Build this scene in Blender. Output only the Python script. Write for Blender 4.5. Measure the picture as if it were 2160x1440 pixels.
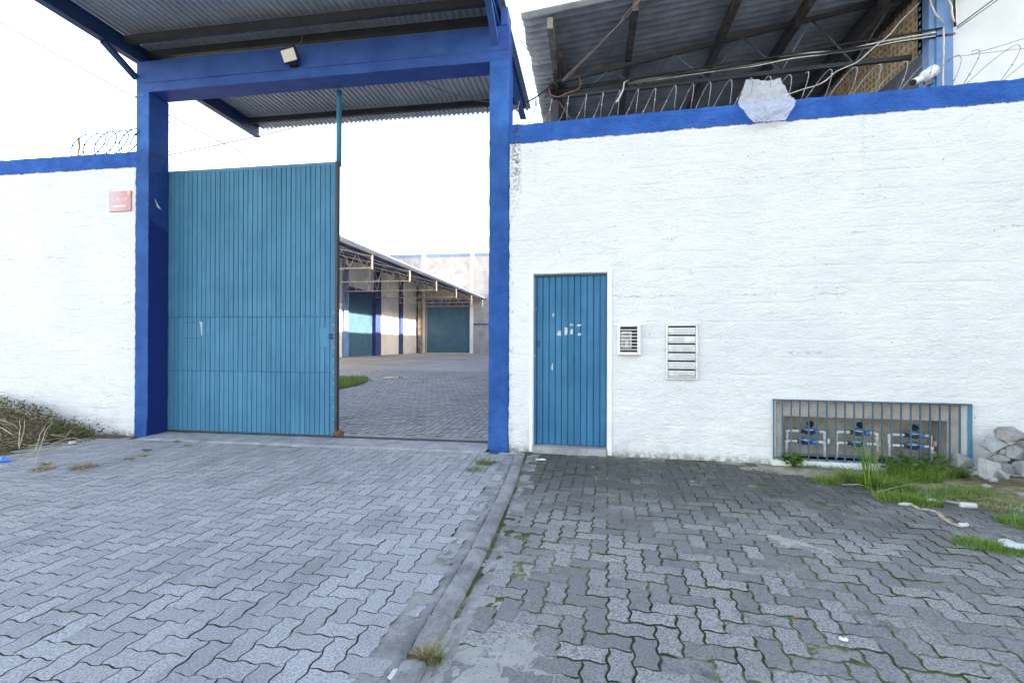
import bpy, bmesh, math, random
import numpy as np
from mathutils import Vector, Matrix, noise

# ------------------------------------------------------------------ scene, camera, world, sun, exposure
for o in list(bpy.data.objects):
    bpy.data.objects.remove(o, do_unlink=True)
scn = bpy.context.scene
COL = scn.collection
PI = math.pi
R = math.radians

YAW, PITCH, ROLL, FPX = R(9.0), R(0.15), R(0.18), 1028.0
CAM = Vector((0.0, -5.635, 1.26))
_right = Vector((math.cos(YAW), math.sin(YAW), 0))
_fwd = Vector((-math.sin(YAW), math.cos(YAW), 0))
_up = Vector((0, 0, 1))
_fwd, _up = _fwd * math.cos(PITCH) + _up * math.sin(PITCH), _up * math.cos(PITCH) - _fwd * math.sin(PITCH)
_right, _up = _right * math.cos(ROLL) + _up * math.sin(ROLL), _up * math.cos(ROLL) - _right * math.sin(ROLL)
cam_data = bpy.data.cameras.new('camera')
cam_data.sensor_width = 36.0
cam_data.lens = FPX / 2160.0 * 36.0
cam_data.clip_start = 0.05
cam_data.clip_end = 2000.0
cam = bpy.data.objects.new('camera', cam_data)
COL.objects.link(cam)
m3 = Matrix((_right, _up, -_fwd)).transposed()
cam.matrix_world = Matrix.Translation(CAM) @ m3.to_4x4()
scn.camera = cam

SUN_DIR = Vector((1.0, 0.03, 0.305)).normalized()          # towards the sun
SUN_EL = math.asin(SUN_DIR.z)
SUN_AZ = math.atan2(SUN_DIR.x, SUN_DIR.y)                   # from +Y towards +X
world = bpy.data.worlds.new('World')
scn.world = world
world.use_nodes = True
wn = world.node_tree
wn.nodes.clear()
sky = wn.nodes.new('ShaderNodeTexSky')
sky.sky_type = 'NISHITA'
sky.sun_disc = False
sky.sun_elevation = SUN_EL
sky.sun_rotation = SUN_AZ
sky.altitude = 0
sky.air_density = 1.0
sky.dust_density = 1.0
sky.ozone_density = 1.0
bg = wn.nodes.new('ShaderNodeBackground')
bg.inputs['Strength'].default_value = 0.14
wo = wn.nodes.new('ShaderNodeOutputWorld')
wn.links.new(sky.outputs[0], bg.inputs['Color'])
wn.links.new(bg.outputs[0], wo.inputs['Surface'])

sun_data = bpy.data.lights.new('sun', 'SUN')
sun_data.energy = 3.0
sun_data.angle = R(0.5)
sun_data.color = (1.0, 0.93, 0.82)
sun = bpy.data.objects.new('sun', sun_data)
COL.objects.link(sun)
sun.rotation_euler = SUN_DIR.to_track_quat('Z', 'Y').to_euler()
sun.location = (10, 10, 20)

vs = scn.view_settings
scn.display_settings.display_device = 'sRGB'
vs.view_transform = 'Standard'
vs.look = 'None'
vs.gamma = 1.0
vs.use_curve_mapping = False
vs.exposure = 2.90
vs.use_white_balance = True
vs.white_balance_temperature = 8200.0
vs.white_balance_tint = 17.0
scn.cycles.max_bounces = 8
scn.cycles.diffuse_bounces = 5
scn.cycles.transparent_max_bounces = 12
scn.cycles.use_denoising = True

# ------------------------------------------------------------------ survey helpers: sight lines from the tripod onto real planes
def sight(px, py):
    return _right * ((px - 1080.0) / FPX) + _up * (-(py - 720.0) / FPX) + _fwd
def on_z(px, py, z=0.0):
    d = sight(px, py); return CAM + d * ((z - CAM.z) / d.z)
def on_y(px, py, y=0.0):
    d = sight(px, py); return CAM + d * ((y - CAM.y) / d.y)
def on_x(px, py, x=0.0):
    d = sight(px, py); return CAM + d * ((x - CAM.x) / d.x)
def in_view(p):
    v = Vector(p) - CAM
    z = v.dot(_fwd)
    if z < 0.1: return None
    return 1080 + FPX * v.dot(_right) / z, 720 - FPX * v.dot(_up) / z, z

# the right-hand street wall stands turned 3 degrees out of line with the gate
RW0 = Vector((-0.934, 0.0, 0.0)); RWA = R(-3.0)
RWU = Vector((math.cos(RWA), math.sin(RWA), 0)); RWN = Vector((-math.sin(RWA), math.cos(RWA), 0))
def rw(u, v=0.0, z=0.0):
    return RW0 + RWU * u + RWN * v + Vector((0, 0, z))
def rw_at(px, py, v=0.0):
    d = sight(px, py); p0 = RW0 + RWN * v
    t = (p0 - CAM).dot(RWN) / d.dot(RWN); q = CAM + d * t
    return (q - RW0).dot(RWU), q.z

# ------------------------------------------------------------------ object helpers
def thing(name, label, cat, loc=(0, 0, 0), rotz=0.0, group=None):
    o = bpy.data.objects.new(name, None); COL.objects.link(o)
    o.empty_display_size = 0.1
    o.location = loc; o.rotation_euler = (0, 0, rotz)
    o['label'] = label; o['category'] = cat
    if group: o['group'] = group
    return o
def tag(o, label=None, cat=None, group=None, kind=None):
    if label: o['label'] = label
    if cat: o['category'] = cat
    if group: o['group'] = group
    if kind: o['kind'] = kind
    return o
def put(name, me, parent=None, loc=(0, 0, 0), rot=(0, 0, 0)):
    o = bpy.data.objects.new(name, me); COL.objects.link(o)
    if parent: o.parent = parent
    o.location = loc; o.rotation_euler = rot
    return o

class MB:
    def __init__(s): s.v = []; s.f = []
    def add(s, vs_, fs_):
        b = len(s.v); s.v.extend([tuple(x) for x in vs_]); s.f.extend([tuple(i + b for i in f) for f in fs_]); return s
    def box(s, x0, x1, y0, y1, z0, z1):
        v = [(x0, y0, z0), (x1, y0, z0), (x1, y1, z0), (x0, y1, z0), (x0, y0, z1), (x1, y0, z1), (x1, y1, z1), (x0, y1, z1)]
        return s.add(v, [(0, 3, 2, 1), (4, 5, 6, 7), (0, 1, 5, 4), (1, 2, 6, 5), (2, 3, 7, 6), (3, 0, 4, 7)])
    def cbox(s, x0, x1, y0, y1, z0, z1, c=0.004):
        cx, cy, cz = (x0 + x1) / 2, (y0 + y1) / 2, (z0 + z1) / 2
        h = (abs(x1 - x0) / 2, abs(y1 - y0) / 2, abs(z1 - z0) / 2)
        c = min(c, min(h) * 0.9)
        vs_, idx = [], {}
        for sx in (-1, 1):
            for sy in (-1, 1):
                for sz in (-1, 1):
                    for a in range(3):
                        q = [sx * (h[0] - c), sy * (h[1] - c), sz * (h[2] - c)]
                        q[a] += (sx, sy, sz)[a] * c
                        idx[(sx, sy, sz, a)] = len(vs_)
                        vs_.append((cx + q[0], cy + q[1], cz + q[2]))
        fs_ = []
        S = (-1, 1)
        for sg in S:
            fs_.append([idx[(sg, a, b, 0)] for a, b in ((-1, -1), (1, -1), (1, 1), (-1, 1))])
            fs_.append([idx[(a, sg, b, 1)] for a, b in ((-1, -1), (1, -1), (1, 1), (-1, 1))])
            fs_.append([idx[(a, b, sg, 2)] for a, b in ((-1, -1), (1, -1), (1, 1), (-1, 1))])
        for a in S:
            for b in S:
                fs_.append([idx[(a, b, -1, 0)], idx[(a, b, 1, 0)], idx[(a, b, 1, 1)], idx[(a, b, -1, 1)]])
                fs_.append([idx[(a, -1, b, 0)], idx[(a, 1, b, 0)], idx[(a, 1, b, 2)], idx[(a, -1, b, 2)]])
                fs_.append([idx[(-1, a, b, 1)], idx[(1, a, b, 1)], idx[(1, a, b, 2)], idx[(-1, a, b, 2)]])
                for d in S:
                    fs_.append([idx[(a, b, d, 0)], idx[(a, b, d, 1)], idx[(a, b, d, 2)]])
        return s.add(vs_, fs_)
    def bar(s, p0, p1, w, h, up=(0, 0, 1)):
        p0, p1 = Vector(p0), Vector(p1); d = (p1 - p0).normalized(); up = Vector(up)
        if abs(d.dot(up)) > 0.98: up = Vector((1, 0, 0)) if abs(d.x) < 0.9 else Vector((0, 1, 0))
        a = d.cross(up).normalized(); b = a.cross(d).normalized()
        v = []
        for p in (p0, p1):
            for sa, sb in ((-1, -1), (1, -1), (1, 1), (-1, 1)):
                v.append(p + a * (sa * w / 2) + b * (sb * h / 2))
        return s.add(v, [(0, 1, 2, 3), (7, 6, 5, 4), (0, 4, 5, 1), (1, 5, 6, 2), (2, 6, 7, 3), (3, 7, 4, 0)])
    def ibeam(s, p0, p1, w, h, t=0.012):
        p0, p1 = Vector(p0), Vector(p1); z = Vector((0, 0, h / 2 - t / 2))
        s.bar(p0 + z, p1 + z, w, t); s.bar(p0 - z, p1 - z, w, t); return s.bar(p0, p1, t, h - 2 * t)
    def tube(s, pts, r, n=6, cap=True):
        pts = [Vector(p) for p in pts]
        rs = r if isinstance(r, (list, tuple)) else [r] * len(pts)
        t0 = (pts[1] - pts[0]).normalized()
        a = t0.cross(Vector((0, 0, 1)))
        if a.length < 0.05: a = t0.cross(Vector((1, 0, 0)))
        a.normalize(); vs_ = []
        for i, p in enumerate(pts):
            t = (pts[min(i + 1, len(pts) - 1)] - pts[max(i - 1, 0)])
            t = t.normalized() if t.length > 1e-9 else t0
            a = (a - t * a.dot(t))
            a = a.normalized() if a.length > 1e-6 else t.orthogonal().normalized()
            b = t.cross(a)
            for k in range(n):
                g = 2 * PI * k / n
                vs_.append(p + (a * math.cos(g) + b * math.sin(g)) * rs[i])
        fs_ = []
        for i in range(len(pts) - 1):
            for k in range(n):
                fs_.append((i * n + k, i * n + (k + 1) % n, (i + 1) * n + (k + 1) % n, (i + 1) * n + k))
        if cap:
            fs_.append(tuple(range(n - 1, -1, -1))); fs_.append(tuple((len(pts) - 1) * n + k for k in range(n)))
        return s.add(vs_, fs_)
    def cyl(s, p0, p1, r, n=16, r1=None):
        return s.tube([p0, p1], [r, r if r1 is None else r1], n)
    def build(s, name, mat, parent=None, smooth=False, recalc=True, loc=(0, 0, 0), rot=(0, 0, 0)):
        o = put(name, s.mesh(name, mat, smooth, recalc), parent, loc, rot); return o
    def mesh(s, name, mat, smooth=False, recalc=True):
        me = bpy.data.meshes.new(name); me.from_pydata(s.v, [], s.f)
        if recalc:
            bm = bmesh.new(); bm.from_mesh(me); bmesh.ops.recalc_face_normals(bm, faces=bm.faces); bm.to_mesh(me); bm.free()
        if smooth:
            for p in me.polygons: p.use_smooth = True
        if mat: me.materials.append(mat)
        me.update(); return me

def sag(p0, p1, drop, n=14):
    p0, p1 = Vector(p0), Vector(p1)
    return [p0.lerp(p1, i / n) - Vector((0, 0, drop * 4 * (i / n) * (1 - i / n))) for i in range(n + 1)]

# ------------------------------------------------------------------ materials
class N:
    """small wrapper over a node tree"""
    def __init__(s, name, rough=0.7, spec=0.3, metal=0.0):
        s.m = bpy.data.materials.new(name); s.m.use_nodes = True
        s.t = s.m.node_tree; s.b = s.t.nodes['Principled BSDF']
        s.b.inputs['Roughness'].default_value = rough
        s.b.inputs['Specular IOR Level'].default_value = spec
        s.b.inputs['Metallic'].default_value = metal
        s._pos = None
    def node(s, t, **kw):
        n = s.t.nodes.new(t)
        for k, v in kw.items(): setattr(n, k, v)
        return n
    def link(s, a, b): s.t.links.new(a, b)
    def pos(s):
        if s._pos is None:
            s._pos = s.node('ShaderNodeNewGeometry').outputs['Position']
        return s._pos
    def obj(s): return s.node('ShaderNodeTexCoord').outputs['Object']
    def setv(s, sock, v):
        if isinstance(v, bpy.types.NodeSocket): s.link(v, sock)
        elif isinstance(v, (tuple, list)) and len(v) == 3 and sock.type == 'RGBA': sock.default_value = (*v, 1)
        else: sock.default_value = v
    def scaled(s, sc, vec=None):
        n = s.node('ShaderNodeMapping'); n.inputs['Scale'].default_value = sc
        s.link(vec or s.pos(), n.inputs['Vector']); return n.outputs[0]
    def noise(s, scale, detail=4, rough=0.55, vec=None, dist=0.0):
        n = s.node('ShaderNodeTexNoise'); n.inputs['Scale'].default_value = scale
        n.inputs['Detail'].default_value = detail; n.inputs['Roughness'].default_value = rough
        n.inputs['Distortion'].default_value = dist
        s.link(vec or s.pos(), n.inputs['Vector']); return n.outputs['Fac']
    def voro(s, scale, vec=None, out='Distance', feature='F1', rand=1.0):
        n = s.node('ShaderNodeTexVoronoi', feature=feature); n.inputs['Scale'].default_value = scale
        n.inputs['Randomness'].default_value = rand
        s.link(vec or s.pos(), n.inputs['Vector']); return n.outputs[out]
    def math(s, op, a, b=0.0, c=None, clamp=False):
        n = s.node('ShaderNodeMath', operation=op, use_clamp=clamp)
        s.setv(n.inputs[0], a); s.setv(n.inputs[1], b)
        if c is not None: s.setv(n.inputs[2], c)
        return n.outputs[0]
    def ramp(s, x, a, b, lo=0.0, hi=1.0):
        n = s.node('ShaderNodeMapRange', clamp=True, interpolation_type='SMOOTHSTEP')
        s.setv(n.inputs[0], x); n.inputs[1].default_value = a; n.inputs[2].default_value = b
        n.inputs[3].default_value = lo; n.inputs[4].default_value = hi
        return n.outputs[0]
    def mix(s, f, a, b, mode='MIX'):
        n = s.node('ShaderNodeMix', data_type='RGBA', blend_type=mode)
        s.setv(n.inputs['Factor'], f); s.setv(n.inputs[6], a); s.setv(n.inputs[7], b)
        return n.outputs[2]
    def xyz(s, vec=None):
        n = s.node('ShaderNodeSeparateXYZ'); s.link(vec or s.pos(), n.inputs[0]); return n.outputs
    def bump(s, h, strength=0.5, dist=0.01, normal=None):
        n = s.node('ShaderNodeBump'); n.inputs['Strength'].default_value = strength; n.inputs['Distance'].default_value = dist
        s.link(h, n.inputs['Height'])
        if normal is not None: s.link(normal, n.inputs['Normal'])
        s.link(n.outputs[0], s.b.inputs['Normal']); return n.outputs[0]
    def color(s, c): s.setv(s.b.inputs['Base Color'], c); return s
    def rand(s):
        a = s.node('ShaderNodeObjectInfo').outputs['Random']
        b = s.node('ShaderNodeNewGeometry').outputs['Random Per Island']
        return s.math('FRACT', s.math('ADD', a, b))

def simple(name, c, rough=0.7, spec=0.3, metal=0.0, var=0.18, scale=9.0, bump=0.0, bscale=60.0):
    n = N(name, rough, spec, metal)
    f = n.noise(scale, 5, 0.6)
    d = tuple(x * (1 - var) for x in c); l = tuple(min(1, x * (1 + var)) for x in c)
    n.color(n.mix(n.ramp(f, 0.3, 0.7), d, l))
    if bump: n.bump(n.noise(bscale, 4, 0.6), bump, 0.004)
    return n.m

WHITE = (0.80, 0.80, 0.80)
BLUE = (0.030, 0.105, 0.42)

def plaster(name, right):
    """thrown cement plaster, white paint, cobalt band at the wall head and beside the gate column"""
    n = N(name, 0.85, 0.2)
    p = n.xyz()
    st = n.scaled((1.0, 1.0, 2.2))
    h1 = n.noise(9, 8, 0.68, st, 0.3)
    h2 = n.noise(38, 6, 0.7, st)
    h3 = n.voro(26, st)
    h = n.math('ADD', n.math('MULTIPLY', h1, 1.0), n.math('ADD', n.math('MULTIPLY', h2, 0.45), n.math('MULTIPLY', h3, 0.25)))
    crs = n.math('ADD', p[2], n.math('MULTIPLY', n.noise(3.5, 5, 0.7), 0.05))
    crs = n.math('MULTIPLY', n.ramp(n.math('PINGPONG', crs, 0.095), 0.022, 0.0), n.ramp(n.noise(1.8, 4, 0.6), 0.40, 0.62))
    h = n.math('SUBTRACT', n.math('ADD', h, n.math('MULTIPLY', n.noise(3.2, 5, 0.6, st), 0.9)), n.math('MULTIPLY', crs, 0.24))
    pit = n.ramp(n.math('ADD', n.noise(19, 5, 0.72, n.scaled((0.8, 0.8, 2.6)), 0.5), n.math('MULTIPLY', n.noise(1.7, 3), 0.22)), 0.470, 0.415)
    pit = n.math('MULTIPLY', pit, n.ramp(h2, 0.62, 0.40))
    big = n.noise(1.1, 5, 0.6)
    white = n.mix(n.ramp(big, 0.35, 0.7), (0.74, 0.74, 0.75), (0.80, 0.80, 0.80))
    white = n.mix(n.math('MULTIPLY', pit, 0.55), white, (0.24, 0.23, 0.23))
    # pinholes, scratches and hairline cracks along the block courses
    dots = n.math('MULTIPLY', n.ramp(n.voro(11), 0.085, 0.05), n.ramp(n.noise(5, 3), 0.50, 0.60))
    white = n.mix(n.math('MULTIPLY', dots, 0.8), white, (0.10, 0.09, 0.09))
    scr = n.math('MULTIPLY', n.ramp(n.noise(26, 6, 0.8, n.scaled((0.45, 0.45, 2.4)), 1.4), 0.60, 0.66), n.ramp(n.noise(2.6, 5, 0.7), 0.44, 0.60))
    white = n.mix(n.math('MULTIPLY', scr, 0.8), white, (0.20, 0.19, 0.20))
    cz_ = n.math('ADD', p[2], n.math('MULTIPLY', n.noise(2.2, 6, 0.75), 0.16))
    crk = n.math('MULTIPLY', n.ramp(n.math('PINGPONG', cz_, 0.31), 0.010, 0.003), n.math('MULTIPLY', n.ramp(n.noise(1.4, 4, 0.6), 0.54, 0.62), n.ramp(n.noise(24, 4, 0.7), 0.42, 0.58)))
    white = n.mix(n.math('MULTIPLY', crk, 0.6), white, (0.20, 0.19, 0.19))
    drip = n.math('MULTIPLY', n.ramp(n.noise(9, 4, 0.6, n.scaled((1.0, 1.0, 0.06))), 0.60, 0.74), n.math('MULTIPLY', n.ramp(p[2], 2.7, 3.6), n.ramp(n.noise(30, 4, 0.7), 0.35, 0.6)))
    white = n.mix(n.math('MULTIPLY', drip, 0.22), white, (0.38, 0.38, 0.38))
    # splash-back and algae low down, grey film
    low = n.math('MULTIPLY', n.ramp(p[2], 0.55, 0.0), n.ramp(n.noise(4, 6, 0.7), 0.42, 0.75))
    white = n.mix(n.math('MULTIPLY', low, 0.45), white, (0.35, 0.34, 0.31))
    lowest = n.math('MULTIPLY', n.ramp(p[2], 0.09, 0.0), n.ramp(n.noise(16, 5, 0.7), 0.3, 0.62))
    white = n.mix(n.math('MULTIPLY', lowest, 0.75), white, (0.12, 0.11, 0.09))
    blue = n.mix(n.ramp(n.noise(3.5, 6, 0.65), 0.3, 0.75), (0.014, 0.100, 0.40), (0.032, 0.160, 0.53))
    blue = n.mix(n.ramp(n.noise(55, 4, 0.7), 0.66, 0.74), blue, (0.25, 0.34, 0.55))
    wob = n.math('MULTIPLY', n.math('SUBTRACT', n.noise(8, 7, 0.8), 0.5), 0.085)
    zz = n.math('ADD', p[2], wob)
    band = n.ramp(zz, 3.585, 3.600)
    wx = n.math('ADD', p[0], n.math('MULTIPLY', n.math('SUBTRACT', n.noise(6, 5, 0.7), 0.5), 0.05))
    side = n.ramp(wx, -0.925, -0.932) if right else n.ramp(wx, -6.002, -5.994)
    paint = n.math('MAXIMUM', band, side)
    col = n.mix(paint, white, blue)
    if right:   # black mould running down from the band next to the column
        dx = n.math('ABSOLUTE', n.math('SUBTRACT', wx, -0.855))
        m = n.math('MULTIPLY', n.ramp(dx, 0.085, 0.02), n.math('MULTIPLY', n.ramp(p[2], 2.55, 3.45), n.ramp(n.noise(28, 6, 0.75), 0.44, 0.60)))
        col = n.mix(n.math('MULTIPLY', m, 0.85), col, (0.05, 0.05, 0.03))
        dx2 = n.math('ABSOLUTE', n.math('SUBTRACT', wx, -0.90))
        m2 = n.math('MULTIPLY', n.ramp(dx2, 0.05, 0.0), n.ramp(n.noise(22, 6, 0.75), 0.56, 0.66))
        col = n.mix(n.math('MULTIPLY', m2, n.ramp(p[2], 3.55, 3.5, 0, 0.7)), col, (0.10, 0.09, 0.07))
    n.color(col)
    n.bump(n.math('MULTIPLY', h, n.math('ADD', n.math('MULTIPLY', paint, 0.8), 0.8)), 0.85, 0.024)
    return n.m
def blue_paint(name, rough_plaster, dark=(0.013, 0.098, 0.36), light=(0.032, 0.165, 0.51)):
    n = N(name, 0.6, 0.2)
    f = n.noise(2.6, 6, 0.65)
    c = n.mix(n.ramp(f, 0.3, 0.72), dark, light)
    c = n.mix(n.math('MULTIPLY', n.ramp(n.noise(70, 3, 0.6), 0.70, 0.76), 0.6), c, (0.30, 0.36, 0.5))
    p = n.xyz()
    h = n.noise(42, 6, 0.7); h0 = n.noise(6, 4, 0.6)
    scf = n.math('MULTIPLY', n.ramp(n.noise(22, 5, 0.75, n.scaled((1, 1, 0.5))), 0.64, 0.68), n.ramp(n.noise(2.2, 3), 0.50, 0.62))
    c = n.mix(n.math('MULTIPLY', scf, 0.5), c, (0.16, 0.22, 0.36))
    if rough_plaster:      # gateway jamb's shade mixed into its colour, deeper below a brushed paint edge
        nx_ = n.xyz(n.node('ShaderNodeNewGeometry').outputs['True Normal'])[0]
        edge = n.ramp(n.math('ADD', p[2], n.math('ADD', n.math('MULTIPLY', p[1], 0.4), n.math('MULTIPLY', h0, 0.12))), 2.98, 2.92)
        jamb_shade = n.math('MULTIPLY', n.ramp(nx_, 0.7, 0.8), n.ramp(p[0], -5.0, -5.2))
        c = n.mix(n.math('MULTIPLY', jamb_shade, n.math('ADD', n.math('MULTIPLY', edge, 0.45), 0.50)), c, (0.002, 0.028, 0.19))
    n.color(c)
    if rough_plaster:      # thrown plaster below the wall head, trowelled smooth above
        k = n.ramp(n.math('ADD', p[2], n.math('MULTIPLY', h0, 0.12)), 3.95, 3.78)
        n.bump(n.math('ADD', n.math('MULTIPLY', n.math('MULTIPLY', h, k), 2.0), n.math('MULTIPLY', h0, 0.25)), 0.9, 0.026)
    else:
        n.bump(n.math('ADD', n.math('MULTIPLY', h, 0.25), h0), 0.35, 0.01)
    return n.m
def board_paint(name, c0, c1, chips=0.5):
    n = N(name, 0.55, 0.22)
    r = n.rand()
    f = n.noise(1.6, 6, 0.65)
    st = n.noise(7, 5, 0.6, n.scaled((6, 6, 0.35)))
    c = n.mix(n.ramp(n.math('ADD', n.math('MULTIPLY', f, 0.6), n.math('MULTIPLY', st, 0.4)), 0.34, 0.66), c0, c1)
    c = n.mix(n.math('MULTIPLY', r, 0.32), c, tuple(x * 0.70 for x in c0))
    chip = n.math('MULTIPLY', n.ramp(n.noise(34, 5, 0.75, n.scaled((1.4, 1.4, 0.5))), 0.70, 0.73), n.ramp(n.noise(2.1, 3), 0.48, 0.62))
    c = n.mix(n.math('MULTIPLY', chip, chips), c, (0.55, 0.58, 0.58))
    scr = n.math('MULTIPLY', n.ramp(n.noise(30, 3, 0.6, n.scaled((3.0, 3.0, 0.22)), 1.2), 0.735, 0.75), n.ramp(n.noise(1.3, 2), 0.52, 0.62))
    c = n.mix(n.math('MULTIPLY', scr, chips * 1.2), c, (0.62, 0.66, 0.68))
    n.color(c)
    n.bump(n.noise(26, 5, 0.6, n.scaled((5, 5, 0.3))), 0.22, 0.004)
    return n.m
def paver_mat(name, c0, c1, worn):
    n = N(name, 0.88, 0.25)
    r = n.rand()
    sp = n.noise(230, 3, 0.75)
    fine = n.noise(95, 5, 0.7)
    big = n.noise(1.3, 5, 0.6)
    c = n.mix(n.ramp(n.math('ADD', n.math('MULTIPLY', r, 0.55), n.math('MULTIPLY', big, 0.5)), 0.25, 0.85), c0, c1)
    c = n.mix(n.ramp(fine, 0.62, 0.36), c, tuple(x * 0.62 for x in c0))
    c = n.mix(n.math('MULTIPLY', n.ramp(sp, 0.58, 0.72), 0.5), c, (0.60, 0.61, 0.64))
    p = n.xyz()
    if worn:     # algae-blackened blocks near the door, paler where feet and sand scour them
        a = n.ramp(n.math('ADD', p[1], n.math('MULTIPLY', n.math('SUBTRACT', n.noise(1.8, 5, 0.7), 0.5), 2.2)), -2.7, -0.8)
        c = n.mix(n.math('MULTIPLY', a, 0.84), c, (0.062, 0.062, 0.060))
        b = n.math('MULTIPLY', n.ramp(n.noise(2.4, 5, 0.65), 0.54, 0.66), n.ramp(n.noise(60, 4, 0.7), 0.38, 0.62))
        c = n.mix(n.math('MULTIPLY', b, 0.40), c, (0.34, 0.32, 0.27))
        k = n.ramp(n.noise(3.3, 4, 0.6), 0.60, 0.70)
        c = n.mix(n.math('MULTIPLY', k, 0.5), c, (0.06, 0.06, 0.06))
    else:
        a = n.math('MULTIPLY', n.ramp(n.noise(1.1, 6, 0.72, n.scaled((1.6, 0.7, 1.0))), 0.48, 0.68), 0.42)
        c = n.mix(a, c, (0.13, 0.135, 0.15))
        oil = n.ramp(n.noise(2.3, 4, 0.6, None, 0.6), 0.69, 0.74); c = n.mix(n.math('MULTIPLY', oil, 0.45), c, (0.07, 0.07, 0.075))
    n.color(c)
    hh = n.math('ADD', n.math('MULTIPLY', fine, 0.8), n.math('MULTIPLY', n.noise(28, 4, 0.6), 0.7))
    n.bump(hh, 0.75 if worn else 0.6, 0.006)
    return n.m
def bed_mat(name, moss):
    n = N(name, 0.95, 0.1)
    c = n.mix(n.ramp(n.noise(30, 6, 0.7), 0.35, 0.65), (0.045, 0.042, 0.036), (0.12, 0.112, 0.095))
    s_ = n.ramp(n.noise(2.0, 5, 0.65), 0.46, 0.60)
    c = n.mix(n.math('MULTIPLY', s_, 0.9 if moss > 0.5 else 0.25), c, (0.36, 0.34, 0.30))
    g = n.math('MULTIPLY', n.ramp(n.noise(1.5, 5, 0.7, None, 0.4), 0.56 - 0.18 * moss, 0.68 - 0.17 * moss), n.ramp(n.noise(40, 4, 0.7), 0.34, 0.60))
    c = n.mix(n.math('MULTIPLY', g, 0.9), c, (0.085, 0.115, 0.018))
    n.color(c); n.bump(n.noise(120, 5, 0.7), 0.9, 0.008)
    return n.m
def soil_mat(name, a=(0.20, 0.17, 0.12), b=(0.42, 0.38, 0.30)):
    n = N(name, 0.95, 0.1)
    c = n.mix(n.ramp(n.noise(6, 8, 0.7), 0.3, 0.7), a, b)
    c = n.mix(n.math('MULTIPLY', n.ramp(n.noise(170, 3, 0.7), 0.60, 0.68), 0.6), c, (0.55, 0.53, 0.48))
    c = n.mix(n.math('MULTIPLY', n.ramp(n.noise(90, 3, 0.7), 0.40, 0.33), 0.7), c, (0.07, 0.06, 0.045))
    n.color(c); n.bump(n.noise(90, 6, 0.75), 0.9, 0.012)
    return n.m
def concrete(name, a=(0.24, 0.24, 0.25), b=(0.40, 0.40, 0.41), bumpy=0.6):
    n = N(name, 0.9, 0.2)
    c = n.mix(n.ramp(n.noise(5, 7, 0.7), 0.3, 0.7), a, b)
    c = n.mix(n.math('MULTIPLY', n.ramp(n.noise(190, 3, 0.7), 0.60, 0.68), 0.5), c, (0.56, 0.56, 0.56))
    c = n.mix(n.math('MULTIPLY', n.ramp(n.noise(80, 3, 0.7), 0.40, 0.32), 0.7), c, tuple(x * 0.35 for x in a))
    n.color(c); n.bump(n.noise(75, 6, 0.7), bumpy, 0.008)
    return n.m
def sheet_metal(name, a, b, rough=0.42, metal=0.75):
    n = N(name, rough, 0.5, metal)
    c = n.mix(n.ramp(n.noise(1.5, 7, 0.7), 0.3, 0.7), a, b)
    c = n.mix(n.math('MULTIPLY', n.ramp(n.noise(9, 6, 0.75), 0.66, 0.80), 0.2), c, (0.12, 0.09, 0.07))
    n.color(c)
    n.setv(n.b.inputs['Roughness'], n.ramp(n.noise(4, 5), 0.3, 0.7, rough - 0.08, rough + 0.15))
    return n.m
def steel_paint(name, c, rust=0.5):
    n = N(name, 0.5, 0.4)
    k = n.math('MULTIPLY', n.ramp(n.noise(12, 6, 0.75), 0.62 - 0.2 * rust, 0.72 - 0.15 * rust), rust)
    col = n.mix(n.ramp(n.noise(3, 5), 0.3, 0.7), tuple(x * 0.8 for x in c), tuple(x * 1.15 for x in c))
    n.color(n.mix(k, col, (0.11, 0.055, 0.03)))
    n.bump(n.noise(50, 5, 0.7), 0.3, 0.003)
    return n.m
def leaf_mat(name, a, b, trans=0.25):
    n = N(name, 0.6, 0.25)
    r = n.node('ShaderNodeNewGeometry').outputs['Random Per Island']
    n.color(n.mix(r, a, b))
    n.b.inputs['Transmission Weight'].default_value = 0.0
    n.b.inputs['Subsurface Weight'].default_value = 0.0
    tr = n.node('ShaderNodeBsdfTranslucent'); n.setv(tr.inputs['Color'], n.mix(r, a, b))
    mx = n.node('ShaderNodeMixShader'); mx.inputs[0].default_value = trans
    out = n.t.nodes['Material Output']
    n.link(n.b.outputs[0], mx.inputs[1]); n.link(tr.outputs[0], mx.inputs[2]); n.link(mx.outputs[0], out.inputs['Surface'])
    return n.m

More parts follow.
